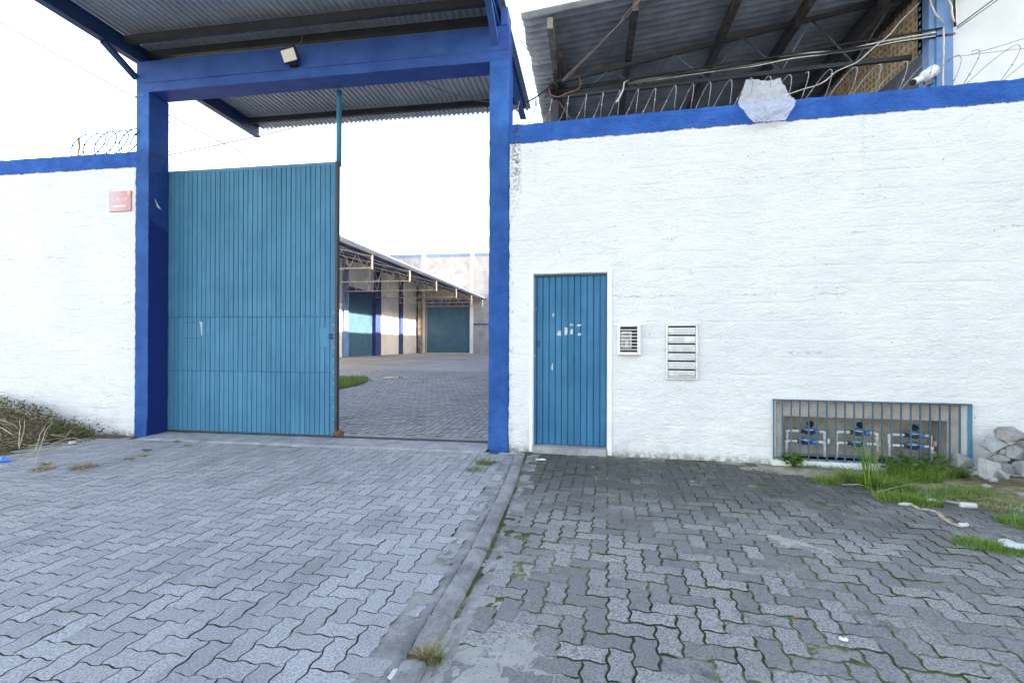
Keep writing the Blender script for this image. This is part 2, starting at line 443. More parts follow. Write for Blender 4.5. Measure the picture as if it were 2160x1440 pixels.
MAT = dict(
    plaster_l=plaster('white_plaster_left', False), plaster_r=plaster('white_plaster_right', True),
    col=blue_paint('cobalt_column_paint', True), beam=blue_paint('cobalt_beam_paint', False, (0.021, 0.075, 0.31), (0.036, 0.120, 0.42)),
    gate=board_paint('teal_gate_paint', (0.030, 0.165, 0.280), (0.056, 0.235, 0.372), 0.45),
    door=board_paint('teal_door_paint', (0.015, 0.138, 0.275), (0.036, 0.208, 0.355), 0.9),
    fardoor=board_paint('dull_teal_door_paint', (0.045, 0.13, 0.22), (0.07, 0.18, 0.27), 0.5),
    paver=paver_mat('grey_paver', (0.35, 0.355, 0.37), (0.48, 0.485, 0.50), False),
    paver_old=paver_mat('worn_paver', (0.215, 0.213, 0.21), (0.39, 0.385, 0.378), True),
    bed=bed_mat('joint_soil', 0.35), bed_moss=bed_mat('mossy_joint_soil', 1.0),
    soil=soil_mat('pale_soil'), sand=soil_mat('sand', (0.37, 0.36, 0.34), (0.46, 0.45, 0.425)),
    earth=soil_mat('dark_earth', (0.08, 0.065, 0.05), (0.18, 0.145, 0.10)),
    concrete=concrete('concrete'), mortar=concrete('rough_mortar', (0.16, 0.16, 0.16), (0.36, 0.355, 0.35), 1.0),
    kerb=concrete('kerb_concrete', (0.17, 0.17, 0.175), (0.33, 0.33, 0.335), 1.0),
    niche=concrete('grey_render', (0.34, 0.31, 0.29), (0.50, 0.47, 0.44), 0.8),
    sheet=sheet_metal('galvanised_sheet', (0.50, 0.51, 0.53), (0.60, 0.61, 0.63), 0.42, 0.4),
    fibre=simple('fibre_cement_sheet', (0.275, 0.285, 0.31), 0.85, 0.2, 0.0, 0.25, 2.5, 0.3, 40),
    navy=steel_paint('navy_steel', (0.018, 0.052, 0.15), 0.15), blue_steel=steel_paint('blue_steel', (0.035, 0.12, 0.36), 0.2),
    rusty=steel_paint('rusty_steel', (0.045, 0.048, 0.058), 0.55), rust=steel_paint('rust', (0.15, 0.065, 0.04), 0.8), purlin=steel_paint('dark_primer_steel', (0.04, 0.042, 0.05), 0.12),
    pole=steel_paint('teal_steel', (0.045, 0.20, 0.34), 0.35), grille=board_paint('flaking_blue_bar', (0.05, 0.105, 0.155), (0.09, 0.17, 0.225), 1.0),
    beige_steel=steel_paint('beige_steel', (0.48, 0.42, 0.34), 0.55),
    wood=simple('weathered_timber', (0.10, 0.085, 0.07), 0.85, 0.2, 0.0, 0.4, 6, 0.5, 30), wood_pale=simple('pale_timber', (0.24, 0.21, 0.18), 0.85, 0.2, 0, 0.3, 8),
    whitewall=simple('white_limewash', (0.78, 0.78, 0.77), 0.9, 0.2, 0, 0.06, 1.2, 0.3, 30),
    trim=simple('smooth_white_render', (0.80, 0.80, 0.80), 0.85, 0.2, 0, 0.06, 5, 0.35, 25),
    pil=simple('navy_pilaster_paint', (0.035, 0.07, 0.21), 0.6, 0.3, 0, 0.2, 3), paleblue=simple('pale_blue_paint', (0.14, 0.27, 0.50), 0.6, 0.3, 0, 0.15, 2, 0.15, 20),
    paleband=simple('faded_blue_band', (0.16, 0.24, 0.42), 0.8, 0.2, 0, 0.2, 2),
    alu=simple('dull_aluminium', (0.62, 0.63, 0.66), 0.45, 0.5, 0.55, 0.1, 20), paper=simple('paper', (0.58, 0.58, 0.59), 0.8, 0.2, 0, 0.05, 20),
    black=simple('black_plastic', (0.012, 0.012, 0.013), 0.5, 0.4, 0, 0.2), dark=simple('dark_void', (0.02, 0.02, 0.022), 0.9, 0.1, 0, 0.2),
    pvc=simple('white_pvc', (0.72, 0.72, 0.70), 0.4, 0.4, 0, 0.12, 25), meter=simple('blue_meter_plastic', (0.02, 0.19, 0.55), 0.4, 0.45, 0, 0.2),
    brass=simple('aged_brass', (0.30, 0.22, 0.10), 0.5, 0.5, 0.6, 0.2), meterdark=simple('navy_meter_body', (0.012, 0.03, 0.08), 0.45, 0.4, 0, 0.2),
    pink=simple('pink_plastic', (0.62, 0.32, 0.28), 0.5, 0.4, 0, 0.15), wire=simple('galvanised_wire', (0.30, 0.31, 0.33), 0.5, 0.5, 0.3, 0.2), cable_w=simple('white_cable', (0.60, 0.58, 0.55), 0.6, 0.3, 0, 0.15),
    cable_b=simple('black_cable', (0.02, 0.02, 0.022), 0.6, 0.3), cable_r=simple('red_cable', (0.30, 0.14, 0.12), 0.6, 0.3), cable_g=simple('grey_cable', (0.20, 0.21, 0.23), 0.6, 0.3),
    cream=simple('cream_block', (0.45, 0.365, 0.26), 0.85, 0.2, 0, 0.2, 6, 0.3, 40), whitep=simple('white_plastic', (0.78, 0.78, 0.78), 0.4, 0.4, 0, 0.05),
    rock=concrete('rubble_stone', (0.24, 0.24, 0.25), (0.42, 0.42, 0.43), 1.0), rock2=concrete('brown_rubble', (0.24, 0.225, 0.21), (0.40, 0.38, 0.36), 1.0),
    grass=leaf_mat('fresh_grass', (0.06, 0.17, 0.014), (0.25, 0.40, 0.07)), dry=leaf_mat('dry_grass', (0.26, 0.19, 0.09), (0.42, 0.34, 0.19), 0.15),
    olive=leaf_mat('olive_grass', (0.11, 0.14, 0.03), (0.27, 0.28, 0.10), 0.2), leaf=leaf_mat('weed_leaf', (0.05, 0.15, 0.02), (0.12, 0.26, 0.05)),
    twig=simple('bare_twig', (0.26, 0.21, 0.15), 0.9, 0.1, 0, 0.35, 5), twig_pale=simple('pale_twig', (0.46, 0.39, 0.28), 0.9, 0.1, 0, 0.2, 5),
    brushleaf=leaf_mat('wilting_leaf', (0.025, 0.05, 0.012), (0.12, 0.13, 0.04), 0.15), drybrown=leaf_mat('dry_brown_leaf', (0.10, 0.06, 0.03), (0.24, 0.16, 0.09), 0.1),
    bluelitter=simple('bright_blue_plastic', (0.02, 0.18, 0.62), 0.4, 0.4), card=simple('grey_card', (0.36, 0.33, 0.33), 0.8, 0.2), tan=simple('tan_rag', (0.45, 0.36, 0.26), 0.9, 0.1),
)

# ================================================================== THE SETTING: ground, pavements, yard
rng = random.Random(11)
W = 0.102                       # short side of a paving block; the long side is twice that
def prof(t):
    return math.sin(2 * PI * t)
def paver_outline(seg, amp=0.0115, gap=0.0035, rnd=None, worn=0.0):
    pts = []
    def edge(p0, p1):
        (x0, y0), (x1, y1) = p0, p1
        for k in range(seg):
            t = k / seg; x = x0 + (x1 - x0) * t; y = y0 + (y1 - y0) * t
            if abs(y1 - y0) < 1e-9:
                tt = t if x1 > x0 else 1 - t
                y += amp * prof(tt)
            else:
                tt = t if y1 > y0 else 1 - t
                x -= amp * prof(tt)
            pts.append((x, y))
    h = W / 2
    edge((-W, -h), (0, -h)); edge((0, -h), (W, -h)); edge((W, -h), (W, h)); edge((W, h), (0, h)); edge((0, h), (-W, h)); edge((-W, h), (-W, -h))
    n = len(pts)
    def inset(d):
        out = []
        for i in range(n):
            a = Vector(pts[i - 1]); b = Vector(pts[(i + 1) % n]); t = (b - a).normalized()
            nrm = Vector((-t.y, t.x)); j = 0.0
            if rnd: j = rnd[i] * worn
            out.append((pts[i][0] + nrm.x * (d + j), pts[i][1] + nrm.y * (d + j)))
        return out
    return inset(gap), inset(gap + (0.0022 if worn < 0.002 else 0.0042))
def paver_geo(seg, gap, worn=0.0, seed=0):
    r = random.Random(seed); n = 6 * seg
    rnd = [r.random() ** 2 for _ in range(n)]
    lo, hi = paver_outline(seg, 0.0068, gap, rnd, worn)
    v = [(x, y, -0.024) for x, y in lo] + [(x, y, -0.0012 if worn < 0.002 else -0.0028) for x, y in lo] + [(x, y, 0.0) for x, y in hi]
    f = []
    for k in range(2):
        for i in range(n):
            j = (i + 1) % n
            f.append((k * n + i, k * n + j, (k + 1) * n + j, (k + 1) * n + i))
    f.append(tuple(2 * n + i for i in range(n)))
    return v, f
def herringbone(x0, x1, y0, y1):
    out = []
    for i in range(int(x0 / W) - 2, int(x1 / W) + 2):
        for j in range(int(y0 / W) - 2, int(y1 / W) + 2):
            k = (i - j) % 4
            if k == 0: out.append(((i + 1) * W, (j + 0.5) * W, 0.0))
            elif k == 3: out.append(((i + 0.5) * W, (j + 1) * W, PI / 2))
    return [p for p in out if x0 < p[0] < x1 and y0 < p[1] < y1]
def soil_sides(me, side, n):      # block flanks are caked with joint soil
    me.materials.append(side); k = 2 * n + 1
    idx = np.where(np.arange(len(me.polygons)) % k < n, 1, 0).astype(np.int32)
    me.polygons.foreach_set('material_index', idx); me.update()
def lay(parent, area, mat, side, gap, worn, jitter, keep, rot=0.0, off=(0, 0), zfun=None, near=300, seed=1):
    """the 300 blocks that show largest are objects of their own, the rest one mass"""
    r = random.Random(seed); ca, sa = math.cos(rot), math.sin(rot)
    cand = []
    for (x, y, a) in herringbone(*area):
        X, Y = x * ca - y * sa + off[0], x * sa + y * ca + off[1]
        if not keep(X, Y): continue
        z = (zfun(X, Y) if zfun else 0.0) + r.gauss(0, jitter)
        q = in_view((X, Y, z)); score = 0.0
        if q and -40 < q[0] < 2200 and q[1] < 1490: score = (CAM.z) / q[2] ** 3
        cand.append((score, X, Y, z, a + rot, r.gauss(0, jitter * 4), r.gauss(0, jitter * 4), r.gauss(0, 0.012 if worn else 0.006)))
    cand.sort(key=lambda c: -c[0])
    singles = [c for c in cand[:near] if c[0] > 0]
    rest = cand[len(singles):]
    meshes = []
    for k in range(5):
        v, f = paver_geo(6, gap, worn, seed * 10 + k); m = MB(); m.v = v; m.f = f; me = m.mesh('paver', mat, False, False); me.materials.append(side)
        for p_ in me.polygons: p_.material_index = 1 if p_.index < 36 else 0
        meshes.append(me)
    for c in singles:
        put('paver', r.choice(meshes), parent, (c[1], c[2], c[3]), (c[5], c[6], c[4] + c[7] + (PI if r.random() < 0.5 else 0)))
    big = MB(); geos = [paver_geo(4, gap, worn, seed * 10 + k) for k in range(4)]
    for c in rest:
        v, f = r.choice(geos); e = c[4] + c[7] + (PI if r.random() < 0.5 else 0); cx, sx = math.cos(e), math.sin(e)
        big.add([(c[1] + x * cx - y * sx, c[2] + x * sx + y * cx, c[3] + z + x * c[6] + y * c[5]) for x, y, z in v], f)
    o = big.build('paver_mass', mat, parent, False, False); o['kind'] = 'stuff'; soil_sides(o.data, side, 24)
    return len(singles), len(rest)

# bare earth out to the horizon
m = MB(); m.add([(-600, -600, -0.06), (600, -600, -0.06), (600, 600, -0.06), (-600, 600, -0.06)], [(0, 1, 2, 3)])
tag(m.build('ground', MAT['soil'], None, False, False), kind='structure')

def kerb_x(y): return float(np.interp(-y, (0.1, 1.35, 2.73, 3.75, 6.8), (-0.77, -0.695, -0.655, -0.668, -0.72)))      # centre line of the kerb
def bumpy_sheet(x0, x1, y0, y1, step, z, amp, scale, edge=0.0):
    m = MB(); nx = max(2, int((x1 - x0) / step)); ny = max(2, int((y1 - y0) / step))
    for j in range(ny + 1):
        for i in range(nx + 1):
            x = x0 + (x1 - x0) * i / nx; y = y0 + (y1 - y0) * j / ny
            m.v.append((x, y, z + amp * noise.fractal(Vector((x, y, 0)) * scale, 0.9, 2.0, 4)))
    for j in range(ny):
        for i in range(nx):
            a = j * (nx + 1) + i; m.f.append((a, a + 1, a + nx + 2, a + nx + 1))
    return m

# driveway left of the kerb
drive = bumpy_sheet(-9.5, -0.72, -7.0, -0.10, 0.12, -0.0110, 0.002, 3.0).build('driveway', MAT['bed'], None, True, False); tag(drive, kind='structure')
lay(drive, (-9.3, -0.7, -6.9, -0.02), MAT['paver'], MAT['bed'], 0.0030, 0.0006, 0.0009, lambda x, y: x < kerb_x(y) - 0.155 - 0.03 * math.sin(y * 7) and y < -0.16 and not (x < -6.0 and y > -0.28 * (x + 8.0) - 0.9 and x < -6.6), R(0.8), seed=1)
# footpath right of the kerb
path = bumpy_sheet(-0.80, 9.0, -7.0, 0.0, 0.08, -0.0080, 0.0022, 3.0).build('footpath', MAT['bed_moss'], None, True, False); tag(path, kind='structure')
def dip(x, y): return 0.010 * noise.noise(Vector((x * 1.3, y * 1.3, 4.0)))
lay(path, (-0.9, 9.0, -6.9, 0.2), MAT['paver_old'], MAT['bed_moss'], 0.0042, 0.0036, 0.0022, lambda x, y: x > kerb_x(y) + 0.17 + 0.03 * math.sin(y * 9) and (y < -0.12 - 0.053 * (x + 0.93)) and not (x > 2.95 and y > -1.35) and x < 8.5, R(-2.0), zfun=dip, seed=2)
# crumbled mortar either side of the kerb
def strip(name, f0, f1, y0, y1, z, amp, mat, parent):
    m = MB(); ny = 150; nx = 9
    for j in range(ny + 1):
        y = y0 + (y1 - y0) * j / ny
        for i in range(nx + 1):
            x = f0(y) + (f1(y) - f0(y)) * i / nx
            e = min(i, nx - i) / nx
            m.v.append((x, y, z + amp * noise.fractal(Vector((x * 16, y * 16, 2)), 0.8, 2.0, 4) - (0.010 if e == 0 else 0.0)))
    for j in range(ny):
        for i in range(nx):
            a = j * (nx + 1) + i; m.f.append((a, a + 1, a + nx + 2, a + nx + 1))
    o = m.build(name, mat, parent, True, False); o['kind'] = 'stuff'; return o
strip('mortar_bed', lambda y: kerb_x(y) - 0.24 + 0.05 * noise.noise(Vector((0, y * 3, 0))), lambda y: kerb_x(y) - 0.05, -6.8, -0.12, -0.0035, 0.008, MAT['mortar'], drive)
strip('mortar_bed', lambda y: kerb_x(y) + 0.062, lambda y: kerb_x(y) + 0.22 + 0.06 * noise.noise(Vector((3, y * 4, 0))), -6.8, -0.12, -0.0055, 0.008, MAT['mortar'], path)

kerb = thing('kerb', 'low concrete kerb line running from the gate column towards the viewer', 'kerb', (0, 0, 0))
ks = [(-0.14, -0.72), (-0.73, -1.36), (-1.37, -2.05), (-2.06, -2.73), (-2.745, -3.72), (-3.80, -4.9), (-4.91, -5.8), (-5.81, -6.8)]
for y1, y0 in ks:
    L = y1 - y0; m = MB(); nL = max(4, int(L / 0.025)); sec = [(-0.053, -0.05), (-0.053, 0.006), (-0.042, 0.022), (0.0, 0.027), (0.040, 0.022), (0.052, 0.006), (0.052, -0.05)]
    tilt = rng.gauss(0, 0.006); dz = rng.gauss(0, 0.003)
    for k in range(nL + 1):
        y = y0 + 0.004 + (L - 0.008) * k / nL; e = 0.008 if k in (0, nL) else 0.0
        for (sx, sz) in sec:
            q = noise.fractal(Vector((sx * 25, y * 16, sz * 25)), 0.7, 2.0, 3) * 0.0045
            m.v.append((kerb_x(y) + sx * (1 - e * 6) + q, y, sz - (e if sz > 0 else 0) + tilt * sx * 4 + dz + q))
    ns = len(sec)
    for k in range(nL):
        for i in range(ns - 1):
            a = k * ns + i; m.f.append((a, a + 1, a + ns + 1, a + ns))
    m.f.append(tuple(range(ns))); m.f.append(tuple(nL * ns + i for i in range(ns - 1, -1, -1)))
    m.build('kerb_stone', MAT['kerb'], kerb, False, True)

# concrete threshold and rail at the gate
thr = MB()
nx = 60
for j, (y, dz) in enumerate(((-0.20, -0.03), (-0.195, 0.004), (-0.10, 0.010), (0.1, 0.012), (0.30, 0.012), (0.62, 0.008), (0.63, -0.03))):
    for i in range(nx + 1):
        x = -5.78 + 4.60 * i / nx
        m_ = noise.noise(Vector((x * 5, y * 5, 1))) * 0.006
        thr.v.append((x, y + (m_ * 4 if y < -0.1 else 0), dz + m_ * 0.6))
for j in range(6):
    for i in range(nx):
        a = j * (nx + 1) + i; thr.f.append((a, a + 1, a + nx + 2, a + nx + 1))
tag(thr.build('gate_threshold', MAT['concrete'], None, True, True), kind='structure')
m = MB(); m.box(-8.8, -1.19, 0.345, 0.357, 0.0, 0.030); m.box(-8.8, -1.19, 0.30, 0.40, 0.006, 0.016)
tag(m.build('gate_rail', MAT['rusty']), 'rusty steel track across the gateway that the gate rolls on', 'rail')

# the yard: paving that climbs gently behind the gate
def yard_z(x, y): return 0.4 * max(0.0, min(1.0, (y - 0.6) / 17.4)) ** 1.15
m = MB(); ys = [0.55, 1, 2, 3, 4, 5, 6, 8, 10, 12, 14, 16, 18, 20, 24, 28, 33.1]; xs = [-14.2, -11, -8, -5, -3, -1, 2, 4.6]
for y in ys:
    for x in xs: m.v.append((x, y, yard_z(x, y) - 0.011))
for j in range(len(ys) - 1):
    for i in range(len(xs) - 1):
        a = j * len(xs) + i; m.f.append((a, a + 1, a + len(xs) + 1, a + len(xs)))
yn = N('yard_paving', 0.85, 0.3)
bx = yn.node('ShaderNodeTexBrick'); bx.inputs['Scale'].default_value = 4.9; bx.inputs['Mortar Size'].default_value = 0.03
yn.link(yn.pos(), bx.inputs['Vector'])
c_ = yn.mix(yn.ramp(yn.noise(0.5, 7, 0.7), 0.3, 0.7), (0.24, 0.238, 0.24), (0.36, 0.353, 0.35))
c_ = yn.mix(yn.math('MULTIPLY', yn.ramp(yn.noise(1.4, 6, 0.7, yn.scaled((0.4, 1.5, 1))), 0.55, 0.7), 0.5), c_, (0.46, 0.42, 0.37))
c_ = yn.mix(yn.math('MULTIPLY', bx.outputs['Fac'], 0.6), c_, (0.07, 0.07, 0.068))
yn.color(c_); yn.bump(yn.noise(20, 6, 0.7), 0.6, 0.02)
yard = m.build('yard_paving', yn.m, None, True, False); tag(yard, kind='structure')
big = MB(); geo = [paver_geo(4, 0.0055, 0.0006, 70 + k) for k in range(4)]
gi = (-7.15, 6.3, 1.05, 2.2)      # grass island in the yard
for (x, y, a) in herringbone(-7.6, -1.1, 0.66, 11.5):
    q = in_view((x, y, yard_z(x, y)))
    if not q or q[0] < 640 or q[0] > 1110: continue
    if ((x - gi[0]) / (gi[2] + 0.1)) ** 2 + ((y - gi[1]) / (gi[3] + 0.1)) ** 2 < 1: continue
    v, f = rng.choice(geo); cx, sx = math.cos(a), math.sin(a); z = yard_z(x, y) + rng.gauss(0, 0.0015)
    big.add([(x + p * cx - r_ * sx, y + p * sx + r_ * cx, z + s_ * 0.6) for p, r_, s_ in v], f)
o = big.build('paver_mass', MAT['paver'], yard, False, False); o['kind'] = 'stuff'; soil_sides(o.data, MAT['bed'], 24)
# rain water standing in a hollow of the yard
c0 = on_z(832, 788, 0.28); m = MB(); n_ = 28; m.v.append((c0.x, c0.y, 0))
for k in range(n_):
    a = 2 * PI * k / n_; rr = 1 + 0.28 * noise.noise(Vector((math.cos(a) * 1.3, math.sin(a) * 1.3, 7)))
    m.v.append((c0.x + 0.33 * rr * math.cos(a) + 0.06 * math.sin(a), c0.y + 0.5 * rr * math.sin(a), 0))
m.v = [(x, y, yard_z(c0.x, c0.y) + 0.004) for x, y, z in m.v]
m.f = [(0, 1 + k, 1 + (k + 1) % n_) for k in range(n_)]
wm = N('puddle_water', 0.03, 0.5); wm.color((0.12, 0.11, 0.10)); wm.bump(wm.noise(3, 2), 0.02, 0.01)
tag(m.build('puddle', wm.m, None, True, False), kind='structure')

# ================================================================== STREET WALLS
def lines(a, b, step, extra=()):
    n_ = max(1, int(round((b - a) / step))); L = [a + (b - a) * i / n_ for i in range(n_ + 1)]
    for e in extra:
        L = [x for x in L if abs(x - e) > step * 0.45 or x in (a, b)]; L.append(e)
    return sorted(set(round(x, 5) for x in L))
def wall_mesh(us, zs, holes, depth, amp, seed, reveal, fine):
    """front at v=0 facing -v; rectangular holes with reveals; rough relief"""
    m = MB(); idx = {}
    uh = [h[0] for h in holes] + [h[1] for h in holes]; zh = [h[2] for h in holes] + [h[3] for h in holes]
    def inside(u, z): return any(h[0] - 1e-4 < u < h[1] + 1e-4 and h[2] - 1e-4 < z < h[3] + 1e-4 for h in holes)
    for i, u in enumerate(us):
        for j, z in enumerate(zs):
            d = amp * noise.fractal(Vector((u * 5 + seed, z * 11, seed)), 0.85, 2.1, 4) + amp * 0.5 * noise.noise(Vector((u * 1.1, z * 1.1, seed + 5)))
            top = amp * 1.6 * noise.fractal(Vector((u * 7, 3, seed)), 0.8, 2, 3) if j == len(zs) - 1 else 0.0
            idx[i, j] = len(m.v); m.v.append((u, d * fine, z + top))
    for i in range(len(us) - 1):
        for j in range(len(zs) - 1):
            uc, zc = (us[i] + us[i + 1]) / 2, (zs[j] + zs[j + 1]) / 2
            if any(h[0] < uc < h[1] and h[2] < zc < h[3] for h in holes): continue
            m.f.append((idx[i, j], idx[i + 1, j], idx[i + 1, j + 1], idx[i, j + 1]))
    def skirt(chain, dv, flip):
        b = len(m.v)
        for k in chain: x, y, z = m.v[k]; m.v.append((x, dv, z))
        for k in range(len(chain) - 1):
            q = (chain[k], chain[k + 1], b + k + 1, b + k); m.f.append(q if not flip else q[::-1])
    nu, nz = len(us), len(zs)
    skirt([idx[i, nz - 1] for i in range(nu)], depth, False)
    skirt([idx[0, j] for j in range(nz)], depth, False); skirt([idx[nu - 1, j] for j in range(nz)], depth, True)
    for h in holes:
        iu = [i for i, u in enumerate(us) if h[0] - 1e-4 <= u <= h[1] + 1e-4]; jz = [j for j, z in enumerate(zs) if h[2] - 1e-4 <= z <= h[3] + 1e-4]
        skirt([idx[i, jz[-1]] for i in iu], reveal, True)
        skirt([idx[iu[0], j] for j in jz], reveal, True); skirt([idx[iu[-1], j] for j in jz], reveal, False)
        if h[2] > 0.02: skirt([idx[i, jz[0]] for i in iu], reveal, False)
    u0, u1, z0, z1 = us[0], us[-1], zs[0], zs[-1]
    if not holes: m.add([(u0, depth, z0), (u1, depth, z0), (u1, depth, z1), (u0, depth, z1)], [(3, 2, 1, 0)])
    else:         # back face in columns round the holes
        cu = sorted({u0, u1, *uh})
        for a, b in zip(cu, cu[1:]):
            spans = [(h[2], h[3]) for h in holes if h[0] <= (a + b) / 2 <= h[1]]
            z = z0
            for s0, s1 in sorted(spans):
                if s0 > z + 1e-3: m.add([(a, depth, z), (b, depth, z), (b, depth, s0), (a, depth, s0)], [(3, 2, 1, 0)])
                z = s1
            m.add([(a, depth, z), (b, depth, z), (b, depth, z1), (a, depth, z1)], [(3, 2, 1, 0)])
    return m
lw = thing('street_wall', 'white rough plastered wall with blue top band left of the gate', 'wall', (0, 0.012, 0))
us = lines(-16.0, -9.6, 0.4) [:-1] + lines(-9.6, -5.965, 0.035)
wall_mesh(us, lines(-0.05, 3.80, 0.035), [], 0.2, 0.007, 2.0, 0.2, 1.0).build('wall_face', MAT['plaster_l'], lw, True, False)
DOOR = (0.292, 1.134, 0.0, 2.055); NICHE = (2.875, 4.575, 0.050, 0.655)
rwall = thing('street_wall', 'long white rough plastered wall with blue top band right of the gate, holding the narrow door', 'wall', rw(0, 0.012, 0), RWA)
us = lines(-0.02, 6.2, 0.035, (DOOR[0], DOOR[1], NICHE[0], NICHE[1])) + lines(6.2, 10.4, 0.5)[1:]
wall_mesh(us, lines(-0.05, 3.81, 0.035, (DOOR[3], 0.0, NICHE[2], NICHE[3])), [(DOOR[0], DOOR[1], -0.05, DOOR[3]), NICHE], 0.22, 0.007, 9.0, 0.215, 1.0).build('wall_face', MAT['plaster_r'], rwall, True, False)
# smooth render round the door
m = MB()
def rough_bar(m, u0, u1, z0, z1, v0, v1, step=0.07, amp=0.0045, seed=0):
    nu = max(1, int((u1 - u0) / step)); nz = max(1, int((z1 - z0) / step)); b = len(m.v)
    for j in range(nz + 1):
        for i in range(nu + 1):
            u = u0 + (u1 - u0) * i / nu; z = z0 + (z1 - z0) * j / nz
            w_ = amp * noise.noise(Vector((u * 9, z * 9, seed)))
            e = (i in (0, nu)); e2 = (j in (0, nz))
            m.v.append((u + (w_ * 1.6 if e and nu > 1 or e else 0), v0 + w_ * 0.6, z + (w_ * 1.2 if e2 else 0)))
    for j in range(nz):
        for i in range(nu):
            a = b + j * (nu + 1) + i; m.f.append((a, a + 1, a + nu + 2, a + nu + 1))
    ring = [b + i for i in range(nu + 1)] + [b + j * (nu + 1) + nu for j in range(1, nz + 1)] + [b + nz * (nu + 1) + i for i in range(nu - 1, -1, -1)] + [b + j * (nu + 1) for j in range(nz - 1, 0, -1)]
    c = len(m.v)
    for k in ring: x, y, z = m.v[k]; m.v.append((x, v1, z))
    for k in range(len(ring)):
        l = (k + 1) % len(ring); m.f.append((ring[l], ring[k], c + k, c + l))
rough_bar(m, 0.250, 0.288, 0.0, 2.09, -0.010, 0.05, seed=1); rough_bar(m, 1.139, 1.188, 0.0, 2.09, -0.012, 0.05, seed=2); rough_bar(m, 0.292, 1.135, 2.060, 2.086, -0.010, 0.05, seed=3)
m.build('door_surround', MAT['trim'], rwall, False, False)
m = MB(); m.box(DOOR[0] + 0.003, DOOR[1] - 0.003, -0.045, 0.20, -0.04, 0.070); m.build('door_step', MAT['concrete'], rwall)
# meter niche: shallow recess, then a deep one
m = MB(); a0, a1, z0, z1 = NICHE; b0, b1, y1 = 2.95, 4.455, 0.495
d1, d2 = 0.055, 0.36
def quad(m, *p): m.add(p, [tuple(range(len(p)))])
quad(m, (a0, d1, y1), (a1, d1, y1), (a1, d1, z1), (a0, d1, z1)); quad(m, (a0, d1, z0), (b0, d1, z0), (b0, d1, y1), (a0, d1, y1)); quad(m, (b1, d1, z0), (a1, d1, z0), (a1, d1, y1), (b1, d1, y1))
quad(m, (b0, d1, y1), (b1, d1, y1), (b1, d2, y1 + 0.02), (b0, d2, y1 + 0.02)); quad(m, (b0, d1, z0), (b0, d2, z0), (b0, d2, y1 + 0.02), (b0, d1, y1)); quad(m, (b1, d2, z0), (b1, d1, z0), (b1, d1, y1), (b1, d2, y1 + 0.02))
quad(m, (b0, d2, z0), (b1, d2, z0), (b1, d2, y1 + 0.02), (b0, d2, y1 + 0.02)); quad(m, (b0, d1, z0), (b1, d1, z0), (b1, d2, z0), (b0, d2, z0))
quad(m, (a0, 0, z0), (a1, 0, z0), (a1, d1 + 0.002, z0 + 0.001), (a0, d1 + 0.002, z0 + 0.001))
m.build('niche_lining', MAT['niche'], rwall, False, False)
m = MB(); rough_bar(m, 2.83, 4.64, -0.02, 0.052, -0.060, 0.04, seed=8); m.build('niche_sill', MAT['trim'], rwall, False, False)

# ================================================================== GATE PORTAL
portal = thing('gate_portal', 'cobalt blue concrete portal of two columns and a beam over the gateway', 'gate portal')
def column(x0, x1, seed):
    m = MB(); zs = lines(-0.03, 4.575, 0.06); ring = []
    for j, z in enumerate(zs):
        k = 1.0 if z < 3.85 else 0.25
        pts = []
        for (x, y, nx_, ny_) in ((x0, 0.31, -1, 0), (x0, 0.1, -1, 0), (x0, 0.006, -1, 0), (x0 + 0.006, 0, 0, -1), ((x0 + x1) / 2, 0, 0, -1), (x1 - 0.006, 0, 0, -1), (x1, 0.006, 1, 0), (x1, 0.1, 1, 0), (x1, 0.31, 1, 0)):
            d = 0.006 * k * noise.fractal(Vector((x * 8 + seed, y * 8, z * 7)), 0.8, 2, 3)
            fl = 0.012 * max(0, 1 - z / 0.35) if y < 0.05 else 0
            pts.append((x + nx_ * (d + fl * 0.6), y + ny_ * (d + fl), z))
        b = len(m.v); m.v.extend(pts)
        if j:
            for i in range(8): m.f.append((b - 9 + i, b - 8 + i, b + 1 + i, b + i))
            m.f.append((b - 1, b - 9, b, b + 8))
    m.f.append(tuple(range(len(m.v) - 9, len(m.v))))
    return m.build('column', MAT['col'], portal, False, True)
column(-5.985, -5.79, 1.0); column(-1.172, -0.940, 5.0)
m = MB()
for k, (z0, z1, y) in enumerate(((4.578, 4.70, 0.004), (4.702, 4.85, 0.000), (4.852, 4.992, 0.005))):     # board-marked lifts
    us = lines(-5.985, -0.945, 0.08); b = len(m.v)
    for z in (z0, z1):
        for u in us: m.v.append((u, y + 0.003 * noise.noise(Vector((u * 3, z * 5, k))), z + 0.004 * noise.noise(Vector((u * 2.2, z, k * 3)))))
    n_ = len(us)
    for i in range(n_ - 1): m.f.append((b + i, b + i + 1, b + n_ + i + 1, b + n_ + i))
m.box(-5.984, -0.946, 0.012, 0.298, 4.58, 4.990)
m.build('beam', MAT['beam'], portal, False, True)
m = MB(); m.box(-5.996, -5.86, -0.006, 0.0, 4.52, 4.535); m.build('seam_strip', MAT['blue_steel'], portal)
m = MB(); m.v = [(-5.788, 0.09, 3.20), (-5.788, 0.14, 3.12), (-5.788, 0.20, 3.06), (-5.788, 0.13, 3.08)]; m.f = [(0, 1, 2, 3)]; m.build('bare_patch', MAT['trim'], portal, False, False)
# steel shoe that carries the right-hand rafter
m = MB(); m.box(-1.035, -0.955, -0.004, 0.25, 4.994, 5.20); m.build('rafter_shoe', MAT['blue_steel'], portal)

